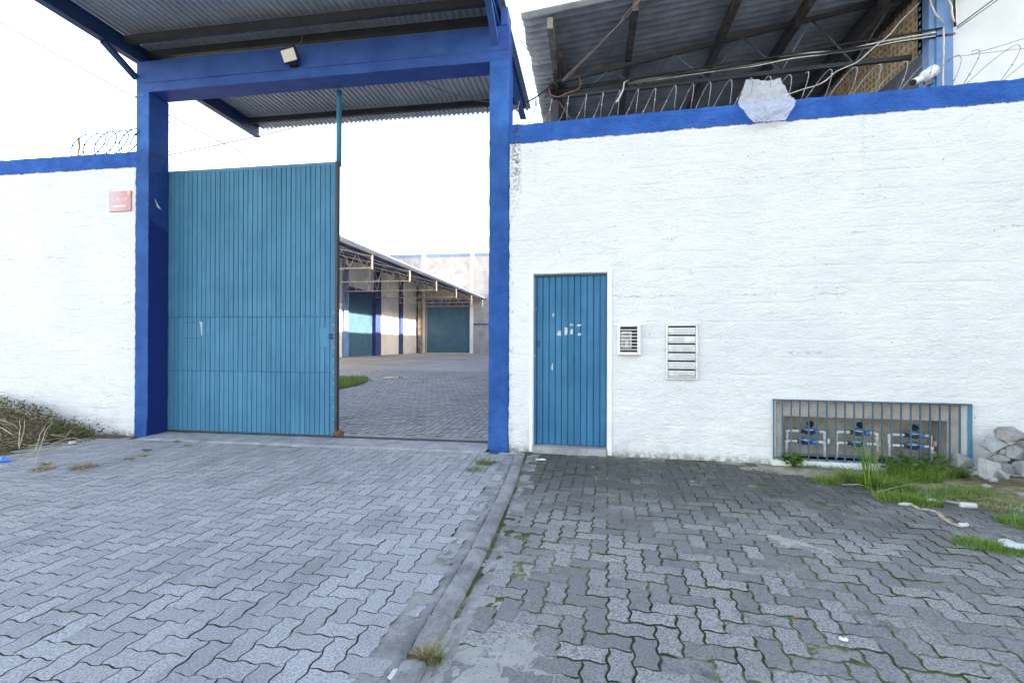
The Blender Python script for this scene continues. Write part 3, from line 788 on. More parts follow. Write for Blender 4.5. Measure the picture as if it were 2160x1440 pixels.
# ================================================================== CANOPY OVER THE GATE
can = thing('entrance_canopy', 'corrugated metal canopy on steel rafters over the gate', 'canopy', (0, 0, 0))
for x in (-6.0, -1.10):
    MB().ibeam((x, -2.4, 5.115), (x, 2.46, 5.105), 0.10, 0.205).build('rafter', MAT['navy'] if x < -3 else MAT['blue_steel'], can)
    m = MB(); m.bar((x, -0.44, 5.005), (x, 0.02, 4.78), 0.075, 0.045); m.build('brace', MAT['navy'] if x < -3 else MAT['blue_steel'], can)
for y, zc, mt in ((-0.20, 5.150, 'purlin'), (0.16, 5.165, 'purlin'), (2.14, 5.160, 'purlin'), (-1.9, 5.15, 'purlin')):
    m = MB(); m.box(-5.945, -1.155, y - 0.03, y + 0.03, zc - 0.045, zc + 0.048); m.build('purlin', MAT[mt], can)
def corrugated(x0, x1, y0, y1, z, pitch, dep, ny=2, trap=True, zslope=0.0, along='y'):
    m = MB(); n_ = max(1, int(round((x1 - x0) / pitch))); p = (x1 - x0) / n_; row = []
    for k in range(n_):
        for t, h in (((0.0, 0), (0.30, 0), (0.45, 1), (0.85, 1)) if trap else ((0, 0.5), (0.125, 0.85), (0.25, 1), (0.375, 0.85), (0.5, 0.5), (0.625, 0.15), (0.75, 0), (0.875, 0.15))):
            row.append((x0 + (k + t) * p, h * dep))
    row.append((x1, 0 if trap else 0.5 * dep))
    for j in range(ny):
        y = y0 + (y1 - y0) * j / (ny - 1)
        for (x, h) in row: m.v.append((x, y, z + h + zslope * (y - y0)))
    nr = len(row)
    for j in range(ny - 1):
        for i in range(nr - 1):
            a = j * nr + i; m.f.append((a, a + 1, a + nr + 1, a + nr))
    return m
def solid(o, t=0.003):
    s_ = o.modifiers.new('thickness', 'SOLIDIFY'); s_.thickness = t; s_.offset = 1; return o
xs_ = [-6.02, -5.02, -4.02, -3.02, -2.02, -0.985]
for a, b in zip(xs_, xs_[1:]):
    solid(corrugated(a, b - 0.002, 0.02, 2.62, 5.222, 0.083, 0.030).build('roof_sheet', MAT['sheet'], can, False, False))
    solid(corrugated(a, b - 0.002, -2.5, 0.16, 5.256, 0.083, 0.030).build('roof_sheet', MAT['sheet'], can, False, False))
# floodlight on the beam
fl = thing('floodlight', 'small black floodlight with pale lens fixed to the blue beam', 'floodlight', (-3.675, 0, 4.80))
T = Matrix.Rotation(R(24), 4, 'X') @ Matrix.Rotation(R(-8), 4, 'Y')
def tb(m): m.v = [tuple(T @ Vector(v) + Vector((0, -0.13, 0.0))) for v in m.v]; return m
tb(MB().cbox(-0.108, 0.108, 0.0, 0.040, -0.082, 0.082, 0.008)).build('housing', MAT['black'], fl)
tb(MB().cbox(-0.090, 0.090, -0.004, 0.001, -0.066, 0.066, 0.002)).build('lens', simple('frosted_lens', (0.80, 0.80, 0.79), 0.35, 0.5, 0, 0.03), fl)
tb(MB().cbox(-0.07, 0.07, 0.045, 0.065, -0.06, 0.06, 0.006)).build('heat_sink', MAT['black'], fl)
m = MB(); m.bar((-0.05, -0.09, -0.03), (-0.05, 0.0, -0.07), 0.02, 0.008); m.bar((0.05, -0.09, -0.03), (0.05, 0.0, -0.07), 0.02, 0.008); m.bar((-0.05, -0.004, -0.07), (0.05, -0.004, -0.07), 0.02, 0.03); m.build('bracket', MAT['black'], fl)
tag(MB().tube([(-3.66, 0.0, 4.86), (-3.67, -0.006, 4.93), (-3.66, 0.01, 5.0), (-3.62, 0.05, 5.07), (-3.63, 0.08, 5.17)], 0.005, 5).build('lamp_cable', MAT['cable_g'], None, True), 'thin cable rising from the floodlight to the canopy', 'cable')

# ================================================================== SLIDING GATE
gate = thing('sliding_gate', 'teal boarded sliding gate standing half open against the left column', 'gate', (0, 0, 0))
GX0, GX1, GY = -6.06, -3.282, 0.335
nb = 39; pb = (GX1 - 0.02 - GX0) / nb
tiers = ((0.035, 0.8575), (0.8605, 1.5955), (1.5985, 3.600))
MB().box(GX0 + 0.01, GX1 - 0.03, GY + 0.0095, GY + 0.0115, 0.04, 3.598).build('light_stop_sheet', MAT['navy'], gate)  # sheet added behind the boards so no light shows through the gaps
gm = []
for z0, z1 in tiers:
    gm.append(MB().cbox(-pb / 2 + 0.0030, pb / 2 - 0.0030, -0.009, 0.009, -(z1 - z0) / 2, (z1 - z0) / 2, 0.0045).mesh('board', MAT['gate']))
for k in range(nb):
    for (z0, z1), me in zip(tiers, gm):
        if GX0 + (k + 0.5) * pb < -5.99: continue
        put('board', me, gate, (GX0 + (k + 0.5) * pb, GY + rng.gauss(0, 0.0012), (z0 + z1) / 2), (rng.gauss(0, 0.0006), rng.gauss(0, 0.0006), rng.gauss(0, 0.02)))
m = MB(); m.box(GX0, GX1 - 0.021, GY + 0.010, GY + 0.05, 3.600, 3.640); m.build('top_rail', MAT['pole'], gate)
m = MB(); m.box(GX1 - 0.020, GX1 + 0.010, GY - 0.010, GY + 0.055, 0.03, 3.640); m.build('end_post', MAT['rusty'], gate)
m = MB(); m.box(GX1 - 0.055, GX1 - 0.0195, GY - 0.0125, GY - 0.0095, 0.06, 3.58); m.build('edge_strip', MAT['gate'], gate)
m = MB(); m.box(GX0, GX1 - 0.022, GY - 0.014, GY + 0.05, 0.018, 0.034); m.build('bottom_rail', MAT['rusty'], gate)
m = MB(); m.box(GX0, GX1 - 0.022, GY + 0.013, GY + 0.05, 0.80, 0.86); m.box(GX0, GX1 - 0.022, GY + 0.013, GY + 0.05, 1.56, 1.62); m.build('cross_rails', MAT['rusty'], gate)
scr = MB().cyl((0, 0, 0), (0, -0.004, 0), 0.0055, 8).mesh('screw', simple('bare_screw', (0.6, 0.62, 0.64), 0.4, 0.5, 0.3))
for z in [0.10 + 0.155 * k for k in range(11)]:
    put('screw', scr, gate, (GX1 - 0.035 + rng.gauss(0, 0.002), GY - 0.0125, z + rng.gauss(0, 0.008)))
scd = MB().cyl((0, 0, 0), (0, -0.003, 0), 0.0040, 6).mesh('screw', simple('painted_screw', (0.03, 0.10, 0.18), 0.5, 0.4))
for k in range(nb):
    x = GX0 + (k + 0.5) * pb
    if x < -5.77: continue
    for z in (3.57, 1.63, 0.885): put('screw', scd, gate, (x + rng.gauss(0, 0.006), GY - 0.009, z + rng.gauss(0, 0.006)))
m = MB(); m.cbox(-3.515, -3.375, GY - 0.013, GY - 0.0085, 1.20, 1.45, 0.002); m.build('lock_plate', MAT['gate'], gate)
m = MB(); m.cbox(-3.385, -3.335, GY - 0.028, GY - 0.0126, 1.305, 1.365, 0.004); m.tube([(-3.352, GY - 0.03, 1.36), (-3.345, GY - 0.05, 1.375), (-3.325, GY - 0.05, 1.365), (-3.322, GY - 0.03, 1.31)], 0.006, 6); m.build('latch', MAT['navy'], gate)
m = MB()
for i in range(5):
    for zz in (1.31, 1.525): m.box(-5.52 + i * 0.055, -5.49 + i * 0.055, GY - 0.0115, GY - 0.0085, zz - 0.006, zz + 0.006)
m.build('vent_cut', MAT['navy'], gate)
m = MB(); m.v = [(-5.305, GY - 0.0118, 1.54), (-5.262, GY - 0.0118, 1.53), (-5.262, GY - 0.0118, 1.36), (-5.275, GY - 0.0118, 1.34), (-5.29, GY - 0.0118, 1.48)]; m.f = [(0, 1, 2, 3, 4)]
m.build('bare_patch', simple('bare_primer', (0.45, 0.48, 0.47), 0.6), gate, False, False)
m = MB(); m.cyl((-3.232, GY - 0.005, 0.062), (-3.232, GY + 0.03, 0.062), 0.046, 20); m.cyl((-3.232, GY - 0.012, 0.062), (-3.232, GY + 0.037, 0.062), 0.016, 10); m.build('wheel', MAT['rust'], gate)
m = MB(); m.cbox(-3.33, -3.225, GY - 0.016, GY - 0.006, 0.035, 0.095, 0.003); m.build('wheel_bracket', MAT['rust'], gate)
# guide pole above the gate
m = MB(); m.cyl((-3.295, 0.40, 3.60), (-3.295, 0.40, 4.60), 0.034, 14); o = m.build('guide_pole', MAT['pole'], None, True)
tag(o, 'slim teal pole rising from the end of the gate past the blue beam', 'pole')
# thin loose wire on the beam soffit
tag(MB().tube(sag((-2.15, 0.32, 4.60), (-1.18, 2.05, 5.10), 0.10) , 0.007, 5).build('loose_cable', MAT['cable_g'], None, True), 'grey cable sagging under the canopy to the right column', 'cable')

# ================================================================== THINGS ON THE RIGHT WALL
door = thing('plank_door', 'narrow teal plank door set in the white wall, scuffed with paint scratches', 'door', rw(DOOR[0], 0.10, 0.075), RWA)
dw = DOOR[1] - DOOR[0]; npk = 11; pw = (dw - 0.035) / npk
pm = MB().cbox(-pw / 2 + 0.0026, pw / 2 - 0.0026, -0.012, 0.012, 0, 1.955, 0.005).mesh('plank', MAT['door'])
for k in range(npk): put('plank', pm, door, (0.028 + (k + 0.5) * pw, rng.gauss(0, 0.0008), 0.004), (0, 0, rng.gauss(0, 0.012)))
MB().box(0.028, dw - 0.01, 0.0135, 0.017, 0.0, 1.96).build('light_stop_sheet', MAT['navy'], door)  # added behind the planks to block daylight between them
m = MB(); m.box(0.002, 0.026, -0.03, 0.02, 0, 1.975); m.box(dw - 0.0085, dw - 0.001, -0.02, 0.02, 0, 1.975); m.box(0.027, dw - 0.009, -0.02, 0.02, 1.961, 1.976); m.build('door_frame', MAT['door'], door)
def dz(px, py): u, z = rw_at(px, py, 0.09); return u - DOOR[0], z - 0.075
for px, py, r_ in ((1130, 652, 0.013), (1128, 750, 0.012)):
    u, z = dz(px, py); m = MB(); m.cyl((u, -0.012, z), (u, -0.030, z), r_, 14); o = m.build('lock_cylinder', MAT['whitep'] if r_ > 0.0125 else MAT['alu'], door)
u, z = dz(1135, 724); m = MB(); m.cbox(u - 0.012, u + 0.012, -0.035, -0.0125, z - 0.03, z + 0.03, 0.003); m.build('handle', MAT['navy'], door)
prm = simple('torn_label', (0.52, 0.56, 0.58), 0.8, 0.2, 0, 0.2, 40)
for (px, py, w_, h_) in ((1180, 703, 8, 11), (1194, 697, 6, 19), (1206, 700, 6, 12), (1222, 705, 7, 6), (1206, 685, 7, 4), (1222, 686, 9, 4), (1167, 665, 3, 8), (1165, 775, 3, 16)):
    u, z = dz(px, py); a = w_ / 2 * 0.0053; b = h_ / 2 * 0.0053
    pts = [(u + a * (c_ + rng.uniform(-0.3, 0.3)), -0.0145, z + b * (s_ + rng.uniform(-0.3, 0.3))) for c_, s_ in ((-1, -0.9), (-0.2, -1), (0.8, -0.8), (1, 0.3), (0.7, 1), (-0.4, 0.9), (-1, 0.6))]
    b_ = [(x, -0.0125, zz) for x, y, zz in pts]; m = MB(); m.v = pts + b_; m.f = [tuple(range(7))] + [(i, (i + 1) % 7, 7 + (i + 1) % 7, 7 + i) for i in range(7)]
    m.build('label_remnant', prm, door)

ic = thing('intercom_cage', 'small white barred cage protecting a door intercom', 'intercom', rw(1.248, 0.0, 1.128), RWA)
cw, ch = 0.250, 0.342
m = MB(); m.cbox(0, 0.030, -0.045, 0.02, 0, ch, 0.004); m.cbox(cw - 0.036, cw, -0.045, 0.02, 0, ch, 0.004); m.cbox(0.031, cw - 0.037, -0.044, 0.02, ch - 0.028, ch, 0.004); m.cbox(0.031, cw - 0.037, -0.050, 0.02, 0, 0.032, 0.004); m.build('frame', MAT['whitep'], ic)
m = MB(); m.box(0.031, cw - 0.037, -0.006, -0.003, 0.033, ch - 0.029); m.build('back_plate', MAT['black'], ic)
bm_ = MB().cbox(-0.106, 0.106, -0.005, 0.005, -0.0045, 0.0045, 0.002).mesh('bar', MAT['whitep'])
for k in range(7): put('bar', bm_, ic, (0.122, -0.046, 0.060 + k * 0.0365))
pan = MB().cbox(0.042, 0.155, -0.030, -0.007, 0.075, 0.262, 0.004).build('intercom_panel', simple('grey_intercom', (0.55, 0.54, 0.50), 0.5, 0.4), ic)
m = MB()
for k in range(6): m.box(0.06, 0.135, -0.0325, -0.0301, 0.178 + k * 0.013, 0.184 + k * 0.013)
for i in (0.062, 0.118):
    for j in range(5): m.box(i, i + 0.018, -0.0325, -0.0301, 0.088 + j * 0.016, 0.096 + j * 0.016)
m.build('speaker_slots', MAT['black'], pan)

mb = thing('mailbox_panel', 'aluminium panel of six letter slots set into the white wall', 'mailbox', rw(1.764, 0.0, 0.864), RWA)
mw, mh = 0.334, 0.612
m = MB(); m.cbox(0, 0.024, -0.020, 0.02, 0, mh, 0.003); m.cbox(mw - 0.024, mw, -0.020, 0.02, 0, mh, 0.003); m.cbox(0.0245, mw - 0.0245, -0.019, 0.02, mh - 0.028, mh, 0.003); m.cbox(0.0245, mw - 0.0245, -0.019, 0.02, 0, 0.020, 0.003); m.build('frame', MAT['alu'], mb)
m = MB(); m.box(0.025, mw - 0.025, -0.004, -0.001, 0.0205, mh - 0.0285); m.build('slot_interior', MAT['dark'], mb)
ph = (mh - 0.052) / 6
for k in range(6):
    z0 = 0.024 + k * ph
    fp = MB().cbox(0.027, mw - 0.027, -0.012, -0.0045, z0 + 0.017, z0 + ph - 0.017, 0.0015).build('slot_flap', MAT['alu'], mb)
    m = MB(); w2 = 0.215 if k != 4 else 0.12; m.box(0.074, 0.074 + w2, -0.0145, -0.0122, z0 + 0.026, z0 + ph - 0.030); m.build('name_card', MAT['paper'], fp)
    MB().cbox(0.027, mw - 0.027, -0.016, -0.0045, z0, z0 + 0.0145, 0.002).build('ledge', MAT['alu'], mb)
le = MB().cbox(0, 0.155, -0.030, -0.021, 0, 0.034, 0.001).build('letter', MAT['paper'], None, False, True, rw(1.764 + 0.146, 0, 0.864 + 0.052), (0, 0, RWA)); tag(le, 'white envelope poking out of the lowest letter slot', 'letter')

gr = thing('meter_grille', 'flaking blue barred grille over the water meter niche', 'grille', rw(0, -0.004, 0), RWA)
nbar = 22; gb = None
for k in range(nbar):
    u = 2.848 + (4.597 - 2.848) * k / (nbar - 1); w_ = 0.013 if k < nbar - 1 else 0.034
    if k == nbar - 1: u = 4.600
    m = MB(); m.cbox(-w_ / 2, w_ / 2, -0.011, 0.006, 0.045, 0.664, 0.003)
    m.build('bar', MAT['grille'] if k < nbar - 1 else MAT['pole'], gr, loc=(u, -0.010 + rng.gauss(0, 0.001), 0))
m = MB(); m.cbox(2.838, 4.617, -0.024, 0.0, 0.665, 0.680, 0.003); m.build('top_rail', MAT['grille'], gr)
m = MB(); m.cbox(2.855, 4.582, -0.0065, 0.004, 0.062, 0.074, 0.003); m.build('bottom_rail', MAT['grille'], gr)

# water pipes and meters in the niche
PV = 0.17
def pu(px, py): return rw_at(px, py, PV)
pc = lambda x, y: (1640 + x / 5.023, 830 + y / 5.023)
sets = [  # left riser low, left riser high, right riser, upper pipe y, lower pipe y, upper meter x, lower meter x, tap
    ((93, 118, 500), 398, 497, 350, 300, (532,), 'left'),
    ((632, 645, 1060), 412, 518, 885, 830, (1085, 1072), 'middle'),
    ((1192, 1212, 1635), 440, 545, 1470, 1430, (1665, 1660), 'right')]
for (xl, xh, xr), yu, yl, mu, ml, taps, side in sets:
    pa = thing('pipe_loop', f'white plastic pipe loop feeding the {side} pair of water meters', 'pipe', rw(0, PV, 0), RWA)
    ul, zl = pu(*pc(xl, yl)); uh, zh = pu(*pc(xh, yu)); ur, _ = pu(*pc(xr, yl)); r_ = 0.0145
    def elbow(pts): return MB().tube(pts, r_, 10)
    m = elbow([(ul, 0, 0.06), (ul, 0, zl - 0.02), (ul + 0.006, 0, zl - 0.005), (ul + 0.02, 0, zl), (ur - 0.02, 0, zl), (ur - 0.006, 0, zl - 0.006), (ur, 0, zl - 0.02), (ur, 0, 0.06)])
    m.tube([(ul, 0, zl - 0.036), (ul, 0, zl + 0.004)], 0.017, 10); m.tube([(ur, 0, zl - 0.036), (ur, 0, zl + 0.004)], 0.017, 10); m.build('lower_pipe', MAT['pvc'], pa, True)
    m = elbow([(uh, 0.05, 0.06), (uh, 0.05, zh - 0.02), (uh + 0.006, 0.05, zh - 0.005), (uh + 0.02, 0.05, zh), (ur - 0.005, 0.05, zh), (ur + 0.012, 0.05, zh - 0.006), (ur + 0.018, 0.05, zh - 0.02), (ur + 0.018, 0.05, 0.06)])
    m.tube([(uh, 0.05, zh - 0.036), (uh, 0.05, zh + 0.004)], 0.017, 10); m.tube([(ur + 0.018, 0.05, zh - 0.036), (ur + 0.018, 0.05, zh + 0.004)], 0.017, 10); m.build('upper_pipe', MAT['pvc'], pa, True)
    for i, t in enumerate(taps):
        u, z = pu(*pc(t, (530, 640)[i] if side != 'left' else 500)); m = MB(); m.cbox(u - 0.016, u + 0.012, -0.03, 0.01, z - 0.028, z + 0.028, 0.009); m.build('tap_handle', MAT['pink'] if side != 'left' else MAT['pvc'], pa)
    for lvl, mx_, z, v in (('upper', mu, zh, PV + 0.045), ('lower', ml, zl, PV - 0.004)):
        u, _ = pu(*pc(mx_, yu if lvl == 'upper' else yl))
        wm_ = thing('water_meter', f'blue water meter on the {lvl} pipe of the {side} pair', 'water meter', rw(u, v, z), RWA, 'water meters behind the grille')
        m = MB(); m.tube([(-0.085, 0, 0), (-0.07, 0, 0), (-0.045, 0, 0), (0.045, 0, 0), (0.06, 0, 0)], [0.020, 0.022, 0.018, 0.018, 0.018], 12); m.cyl((0, 0, -0.030), (0, 0, 0.012), 0.040, 18); m.build('body', MAT['meterdark'], wm_, False)
        m = MB(); m.cyl((0, 0, 0.0125), (0, 0, 0.040), 0.045, 18); m.build('register_ring', MAT['meter'], wm_)
        m = MB(); m.cyl((0, 0, 0.018), (0, 0, 0.024), 0.0458, 18); m.build('pale_band', MAT['whitep'], wm_)
        m = MB(); m.cyl((0, 0, 0.0402), (0, 0, 0.046), 0.036, 18); m.build('dial', MAT['brass'], wm_)
        m = MB(); m.cyl((0.052, 0, 0), (0.092, 0, 0), 0.026, 10); m.build('union_nut', MAT['meter'], wm_)
        if lvl == 'upper':
            m = MB(); c_ = Vector((0.02, 0.02, 0.078)); nrm = Vector((-0.25, -0.75, 0.6)).normalized(); m.tube([c_ - nrm * 0.003, c_ + nrm * 0.003], 0.036, 16); m.bar((0.02, 0.036, 0.035), (0.02, 0.036, 0.07), 0.02, 0.008); m.build('lid', MAT['meterdark'], wm_)

# alarm company sign on the left wall
sg = thing('alarm_sign', 'faded pink alarm company sign with white lettering on the left wall', 'sign', (-6.394, 0.0, 3.005))
sgm = N('faded_red_print', 0.5, 0.4); q = sgm.xyz(sgm.obj())
sgm.color(sgm.mix(sgm.ramp(sgm.math('ADD', q[0], sgm.math('MULTIPLY', sgm.noise(9, 4), 0.2)), 0.10, 0.42), (0.66, 0.47, 0.49), (0.62, 0.29, 0.32)))
MB().cbox(0, 0.342, -0.010, 0.012, 0, 0.270, 0.003).build('sign_plate', sgm.m, sg)
def words(txt, size, x, z, y, mat, parent, name='lettering', sx=1.0):
    cu = bpy.data.curves.new('t', 'FONT'); cu.body = txt; cu.size = size; cu.extrude = 0.0006; cu.align_x = 'CENTER'
    ob = bpy.data.objects.new('t', cu); COL.objects.link(ob)
    dg = bpy.context.evaluated_depsgraph_get(); dg.update()
    me = bpy.data.meshes.new_from_object(ob.evaluated_get(dg)); bpy.data.objects.remove(ob, do_unlink=True)
    me.materials.clear(); me.materials.append(mat)
    o = put(name, me, parent, (x, y, z), (PI / 2, 0, 0)); o.scale = (sx, 1, 1); return o
words('TELE', 0.050, 0.070, 0.140, -0.0115, MAT['trim'], sg, sx=0.85); words('A', 0.078, 0.142, 0.138, -0.0115, MAT['trim'], sg); words('LARME', 0.050, 0.228, 0.140, -0.0115, MAT['trim'], sg, sx=0.85)
m = MB(); m.box(0.05, 0.285, -0.0120, -0.0105, 0.128, 0.132); m.box(0.07, 0.26, -0.0120, -0.0105, 0.055, 0.074); m.box(0.16, 0.29, -0.0120, -0.0105, 0.082, 0.086); m.build('print_lines', simple('pale_print', (0.80, 0.72, 0.70), 0.6), sg)
MB().cyl((0.312, -0.011, 0.238), (0.312, -0.0135, 0.238), 0.026, 20).build('yellow_sticker', simple('faded_yellow', (0.75, 0.58, 0.18), 0.5), sg)

# ================================================================== HANGAR BEHIND THE RIGHT WALL
hg = thing('open_hangar', 'open sided hangar with dark corrugated roof behind the right wall', 'hangar')
HX0, HX1, HY0, HY1 = -0.957, 5.1, 1.12, 42.0
def hz(x): return 5.80 + 0.11 * (x - HX0)
# corrugated fibre sheets, waves running up the slope; near sheets singly, the far stretch as longer ones
def hangar_sheet(y0, y1, ragged=False):
    m = MB(); n_ = int((y1 - y0) / 0.146); xs = [HX0 - 0.0, 0.4, 2.4, HX1]; rows = []
    for k in range(n_ * 6 + 1):
        y = y0 + (y1 - y0) * k / (n_ * 6); h = 0.026 * math.cos(2 * PI * k / 6)
        rows.append((y, h))
    for (y, h) in rows:
        for i, x in enumerate(xs):
            j = 0.035 * noise.noise(Vector((y * 2.5, 0, 3))) if i == 0 else 0
            m.v.append((x + j, y, hz(x) + 0.05 + h))
    for k in range(len(rows) - 1):
        for i in range(3):
            a = k * 4 + i; m.f.append((a, a + 1, a + 5, a + 4))
    return solid(m.build('roof_sheet', MAT['fibre'], hg, True, False), 0.006)
yy = HY0
while yy < 7.0:
    hangar_sheet(yy, yy + 1.168); yy += 1.170
while yy < HY1: hangar_sheet(yy, yy + 5.84); yy += 5.842
for i, x in enumerate((-0.56, 0.62, 2.03, 3.12, 4.25)):
    m = MB(); m.bar((x, HY0 + 0.12, hz(x) - 0.065), (x, 2.35, hz(x) - 0.065), 0.085, 0.16); m.build('purlin', MAT['wood'] if i != 0 else MAT['wood_pale'], hg)
    m = MB(); m.bar((x, 2.36, hz(x) - 0.075), (x, 41, hz(x) - 0.075), 0.085, 0.18); m.build('purlin', MAT['rusty'] if i else MAT['wood'], hg)
m = MB(); m.bar((-0.45, 1.9, hz(-0.45) - 0.12), (-0.45, 2.9, hz(-0.45) - 0.14), 0.05, 0.12); m.build('splice_block', MAT['wood'], hg)
for ti, ty in enumerate((2.45, 8.5, 14.6, 20.7, 26.8, 32.9, 39)):
    tr = thing('t', '', '') if False else None
    tz0, tz1 = 5.56, 6.40
    tx0, tx1 = -0.62, 4.75
    zt = lambda x: tz0 + (x - tx0) * 0.168; zb = lambda x: 5.33 + (x - tx0) * 0.036
    m = MB(); m.bar((tx0, ty, zt(tx0)), (tx1, ty, zt(tx1)), 0.06, 0.055); o = m.build('truss', MAT['rusty'], hg)
    MB().bar((tx0, ty, zb(tx0)), (tx1, ty, zb(tx1)), 0.06, 0.06).build('bottom_chord', MAT['rusty'], o)
    MB().bar((tx0 + 0.02, ty, zb(tx0)), (tx0 + 0.02, ty, zt(tx0)), 0.06, 0.06).build('end_post', MAT['rusty'], o)
    if ti < 2:
        xk = [tx0 + 0.05, -0.12, 0.32, 0.80, 1.30, 1.85, 2.35, 2.92, 3.35, 3.95, 4.5]
        for a in range(len(xk) - 1):
            p0 = (xk[a], ty, zb(xk[a]) if a % 2 else zt(xk[a])); p1 = (xk[a + 1], ty, zt(xk[a + 1]) if a % 2 else zb(xk[a + 1]))
            MB().bar(p0, p1, 0.022, 0.022).build('web_rod', MAT['grille'] if a % 3 == 1 else MAT['rusty'], o)
    m = MB(); m.bar((tx0 + 0.08, ty + 0.1, -0.05), (tx0 + 0.08, ty + 0.1, 5.5), 0.10, 0.10)
    if ty > 5: m.build('post', MAT['navy'], hg)
m = MB(); m.bar((-0.55, 2.50, 3.0), (-0.55, 2.50, 5.55), 0.07, 0.07); m.build('post', MAT['rusty'], hg)
m = MB(); m.bar((-0.5, 2.6, 5.33), (0.55, 3.2, 3.8), 0.03, 0.03); m.build('wind_brace', MAT['rusty'], hg)

# perforated block wall on the hangar's far side
bw = thing('block_wall', 'cream perforated block wall under the hangar roof', 'wall', (4.72, 0, 0))
cell = 0.105; m = MB(); wz0, wz1, wy0 = 5.43, 6.40, 2.20
for r_ in range(int((wz1 - wz0) / cell)):
    for c_ in range(90):
        y0 = wy0 + c_ * cell; z0 = wz0 + r_ * cell
        oc = [(y0 + cell / 2 + 0.030 * math.cos(g), z0 + cell / 2 + 0.033 * math.sin(g)) for g in [PI / 8 + k * PI / 4 for k in range(8)]]
        sq = [(y0 + cell, z0 + cell / 2 + 0.02), (y0 + cell / 2 + 0.02, z0 + cell), (y0 + cell / 2 - 0.02, z0 + cell), (y0, z0 + cell / 2 + 0.02), (y0, z0 + cell / 2 - 0.02), (y0 + cell / 2 - 0.02, z0), (y0 + cell / 2 + 0.02, z0), (y0 + cell, z0 + cell / 2 - 0.02)]
        co = [(y0 + cell, z0 + cell), (y0, z0 + cell), (y0, z0), (y0 + cell, z0)]
        b = len(m.v)
        m.v.extend([(0, y, z) for y, z in oc]); m.v.extend([(0.10, y, z) for y, z in oc]); m.v.extend([(0, y, z) for y, z in sq]); m.v.extend([(0, y, z) for y, z in co])
        for k in range(8):
            l = (k + 1) % 8; m.f.append((b + k, b + l, b + 8 + l, b + 8 + k)); m.f.append((b + 16 + k, b + 16 + l, b + l, b + k))
        for k in range(4): m.f.append((b + 16 + 2 * k, b + 20 + 4 + k, b + 16 + 2 * k + 1)) if False else m.f.append((b + 16 + (2 * k) % 8, b + 24 + k, b + 16 + (2 * k + 1) % 8))
m.build('perforated_blocks', MAT['cream'], bw, False, False)['kind'] = 'stuff'
m = MB(); m.box(0.10, 0.16, wy0, wy0 + 90 * cell, wz0, wz1 + 0.3); m.build('backing_wall', MAT['dark'], bw)
m = MB(); m.box(-0.02, 0.10, wy0, 11.5, 4.95, 5.425); m.build('lower_panel', simple('slate_blue_panel', (0.09, 0.11, 0.17), 0.8), bw)
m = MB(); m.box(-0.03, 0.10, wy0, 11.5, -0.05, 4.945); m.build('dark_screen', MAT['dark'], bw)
m = MB(); m.box(-0.02, 0.10, wy0, 41.5, 6.345, 6.47); m.build('wall_plate', MAT['wood'], bw)

# white building at the far right, its blue pillar and services
wb = thing('white_building', 'tall plain white building behind the razor wire at right', 'building', (0, 0, 0))
MB().box(5.02, 34, 2.16, 2.42, -0.05, 7.30).build('front_wall', MAT['whitewall'], wb)
MB().box(5.02, 5.25, 2.425, 41.5, -0.05, 7.30).build('side_wall', MAT['whitewall'], wb)
MB().box(4.98, 34, 2.425, 41.5, 7.305, 7.40).build('roof', MAT['concrete'], wb)
m = MB(); m.box(4.80, 5.005, 2.03, 2.30, -0.05, 7.3); m.build('corner_pillar', MAT['paleblue'], wb)
m = MB(); m.box(4.72, 4.796, 2.06, 2.30, 5.0, 7.3); m.build('pillar_return', MAT['paleblue'], wb)
m = MB(); m.box(4.665, 4.796, 2.05, 2.18, -0.05, 4.99); m.build('pillar_base', MAT['paleblue'], wb)
m = MB(); m.tube([(5.035, 2.10, 3.7), (5.035, 2.10, 6.05), (5.055, 2.10, 6.12), (5.10, 2.09, 6.18)], 0.022, 10); o = m.build('conduit', MAT['whitep'], None, True); tag(o, 'white plastic conduit climbing beside the pale blue pillar', 'conduit')
m = MB()
for k in range(14):
    m.tube([(5.06 + rng.uniform(-.03, .08), 2.08 + rng.uniform(-.04, .02), 6.1 + 0.035 * k + rng.uniform(-.03, .03)), (5.10 + rng.uniform(-.05, .08), 2.05, 6.16 + 0.035 * k), (5.14 + rng.uniform(-.05, .06), 2.09, 6.22 + 0.035 * k)], 0.022, 6)
tag(m.build('cable_knot', MAT['wood_pale'], None, True), 'frayed knot of old cable at the head of the white conduit', 'cable')

# unseen house added beyond the right edge to keep sun off the street
shade_house = thing('added_shade_house', 'unseen house added beyond the right edge to shade the street', 'building', (0, 0, 0))
MB().box(9.6, 20, -16.0, 2.10, -0.05, 9.4).build('walls', MAT['whitewall'], shade_house)
MB().box(9.4, 20.2, -16.2, 2.12, 9.405, 9.6).build('roof', MAT['concrete'], shade_house)

# security camera
cc = thing('security_camera', 'white bullet security camera on a bracket by the pale blue pillar', 'camera', (4.50, 1.93, 4.93))
def along(p, q, r0, r1, n_=16): return MB().tube([p, Vector(p).lerp(Vector(q), 0.06), Vector(p).lerp(Vector(q), 0.94), q], [r0 * 0.85, r0, r1, r1 * 0.85], n_)
along((0.09, 0.02, 0.045), (0.25, 0.07, 0.15), 0.075, 0.082).build('junction_box', MAT['whitep'], cc, True)
along((-0.09, -0.06, -0.06), (0.05, 0.0, 0.02), 0.045, 0.045).build('camera_body', MAT['whitep'], cc, True)
along((-0.105, -0.07, -0.07), (-0.088, -0.06, -0.06), 0.038, 0.042).build('lens_hood', MAT['black'], cc, True)
MB().tube([(0.25, 0.07, 0.15), (0.27, 0.085, 0.16), (0.31, 0.10, 0.16)], 0.02, 8).build('bracket', MAT['whitep'], cc, True)
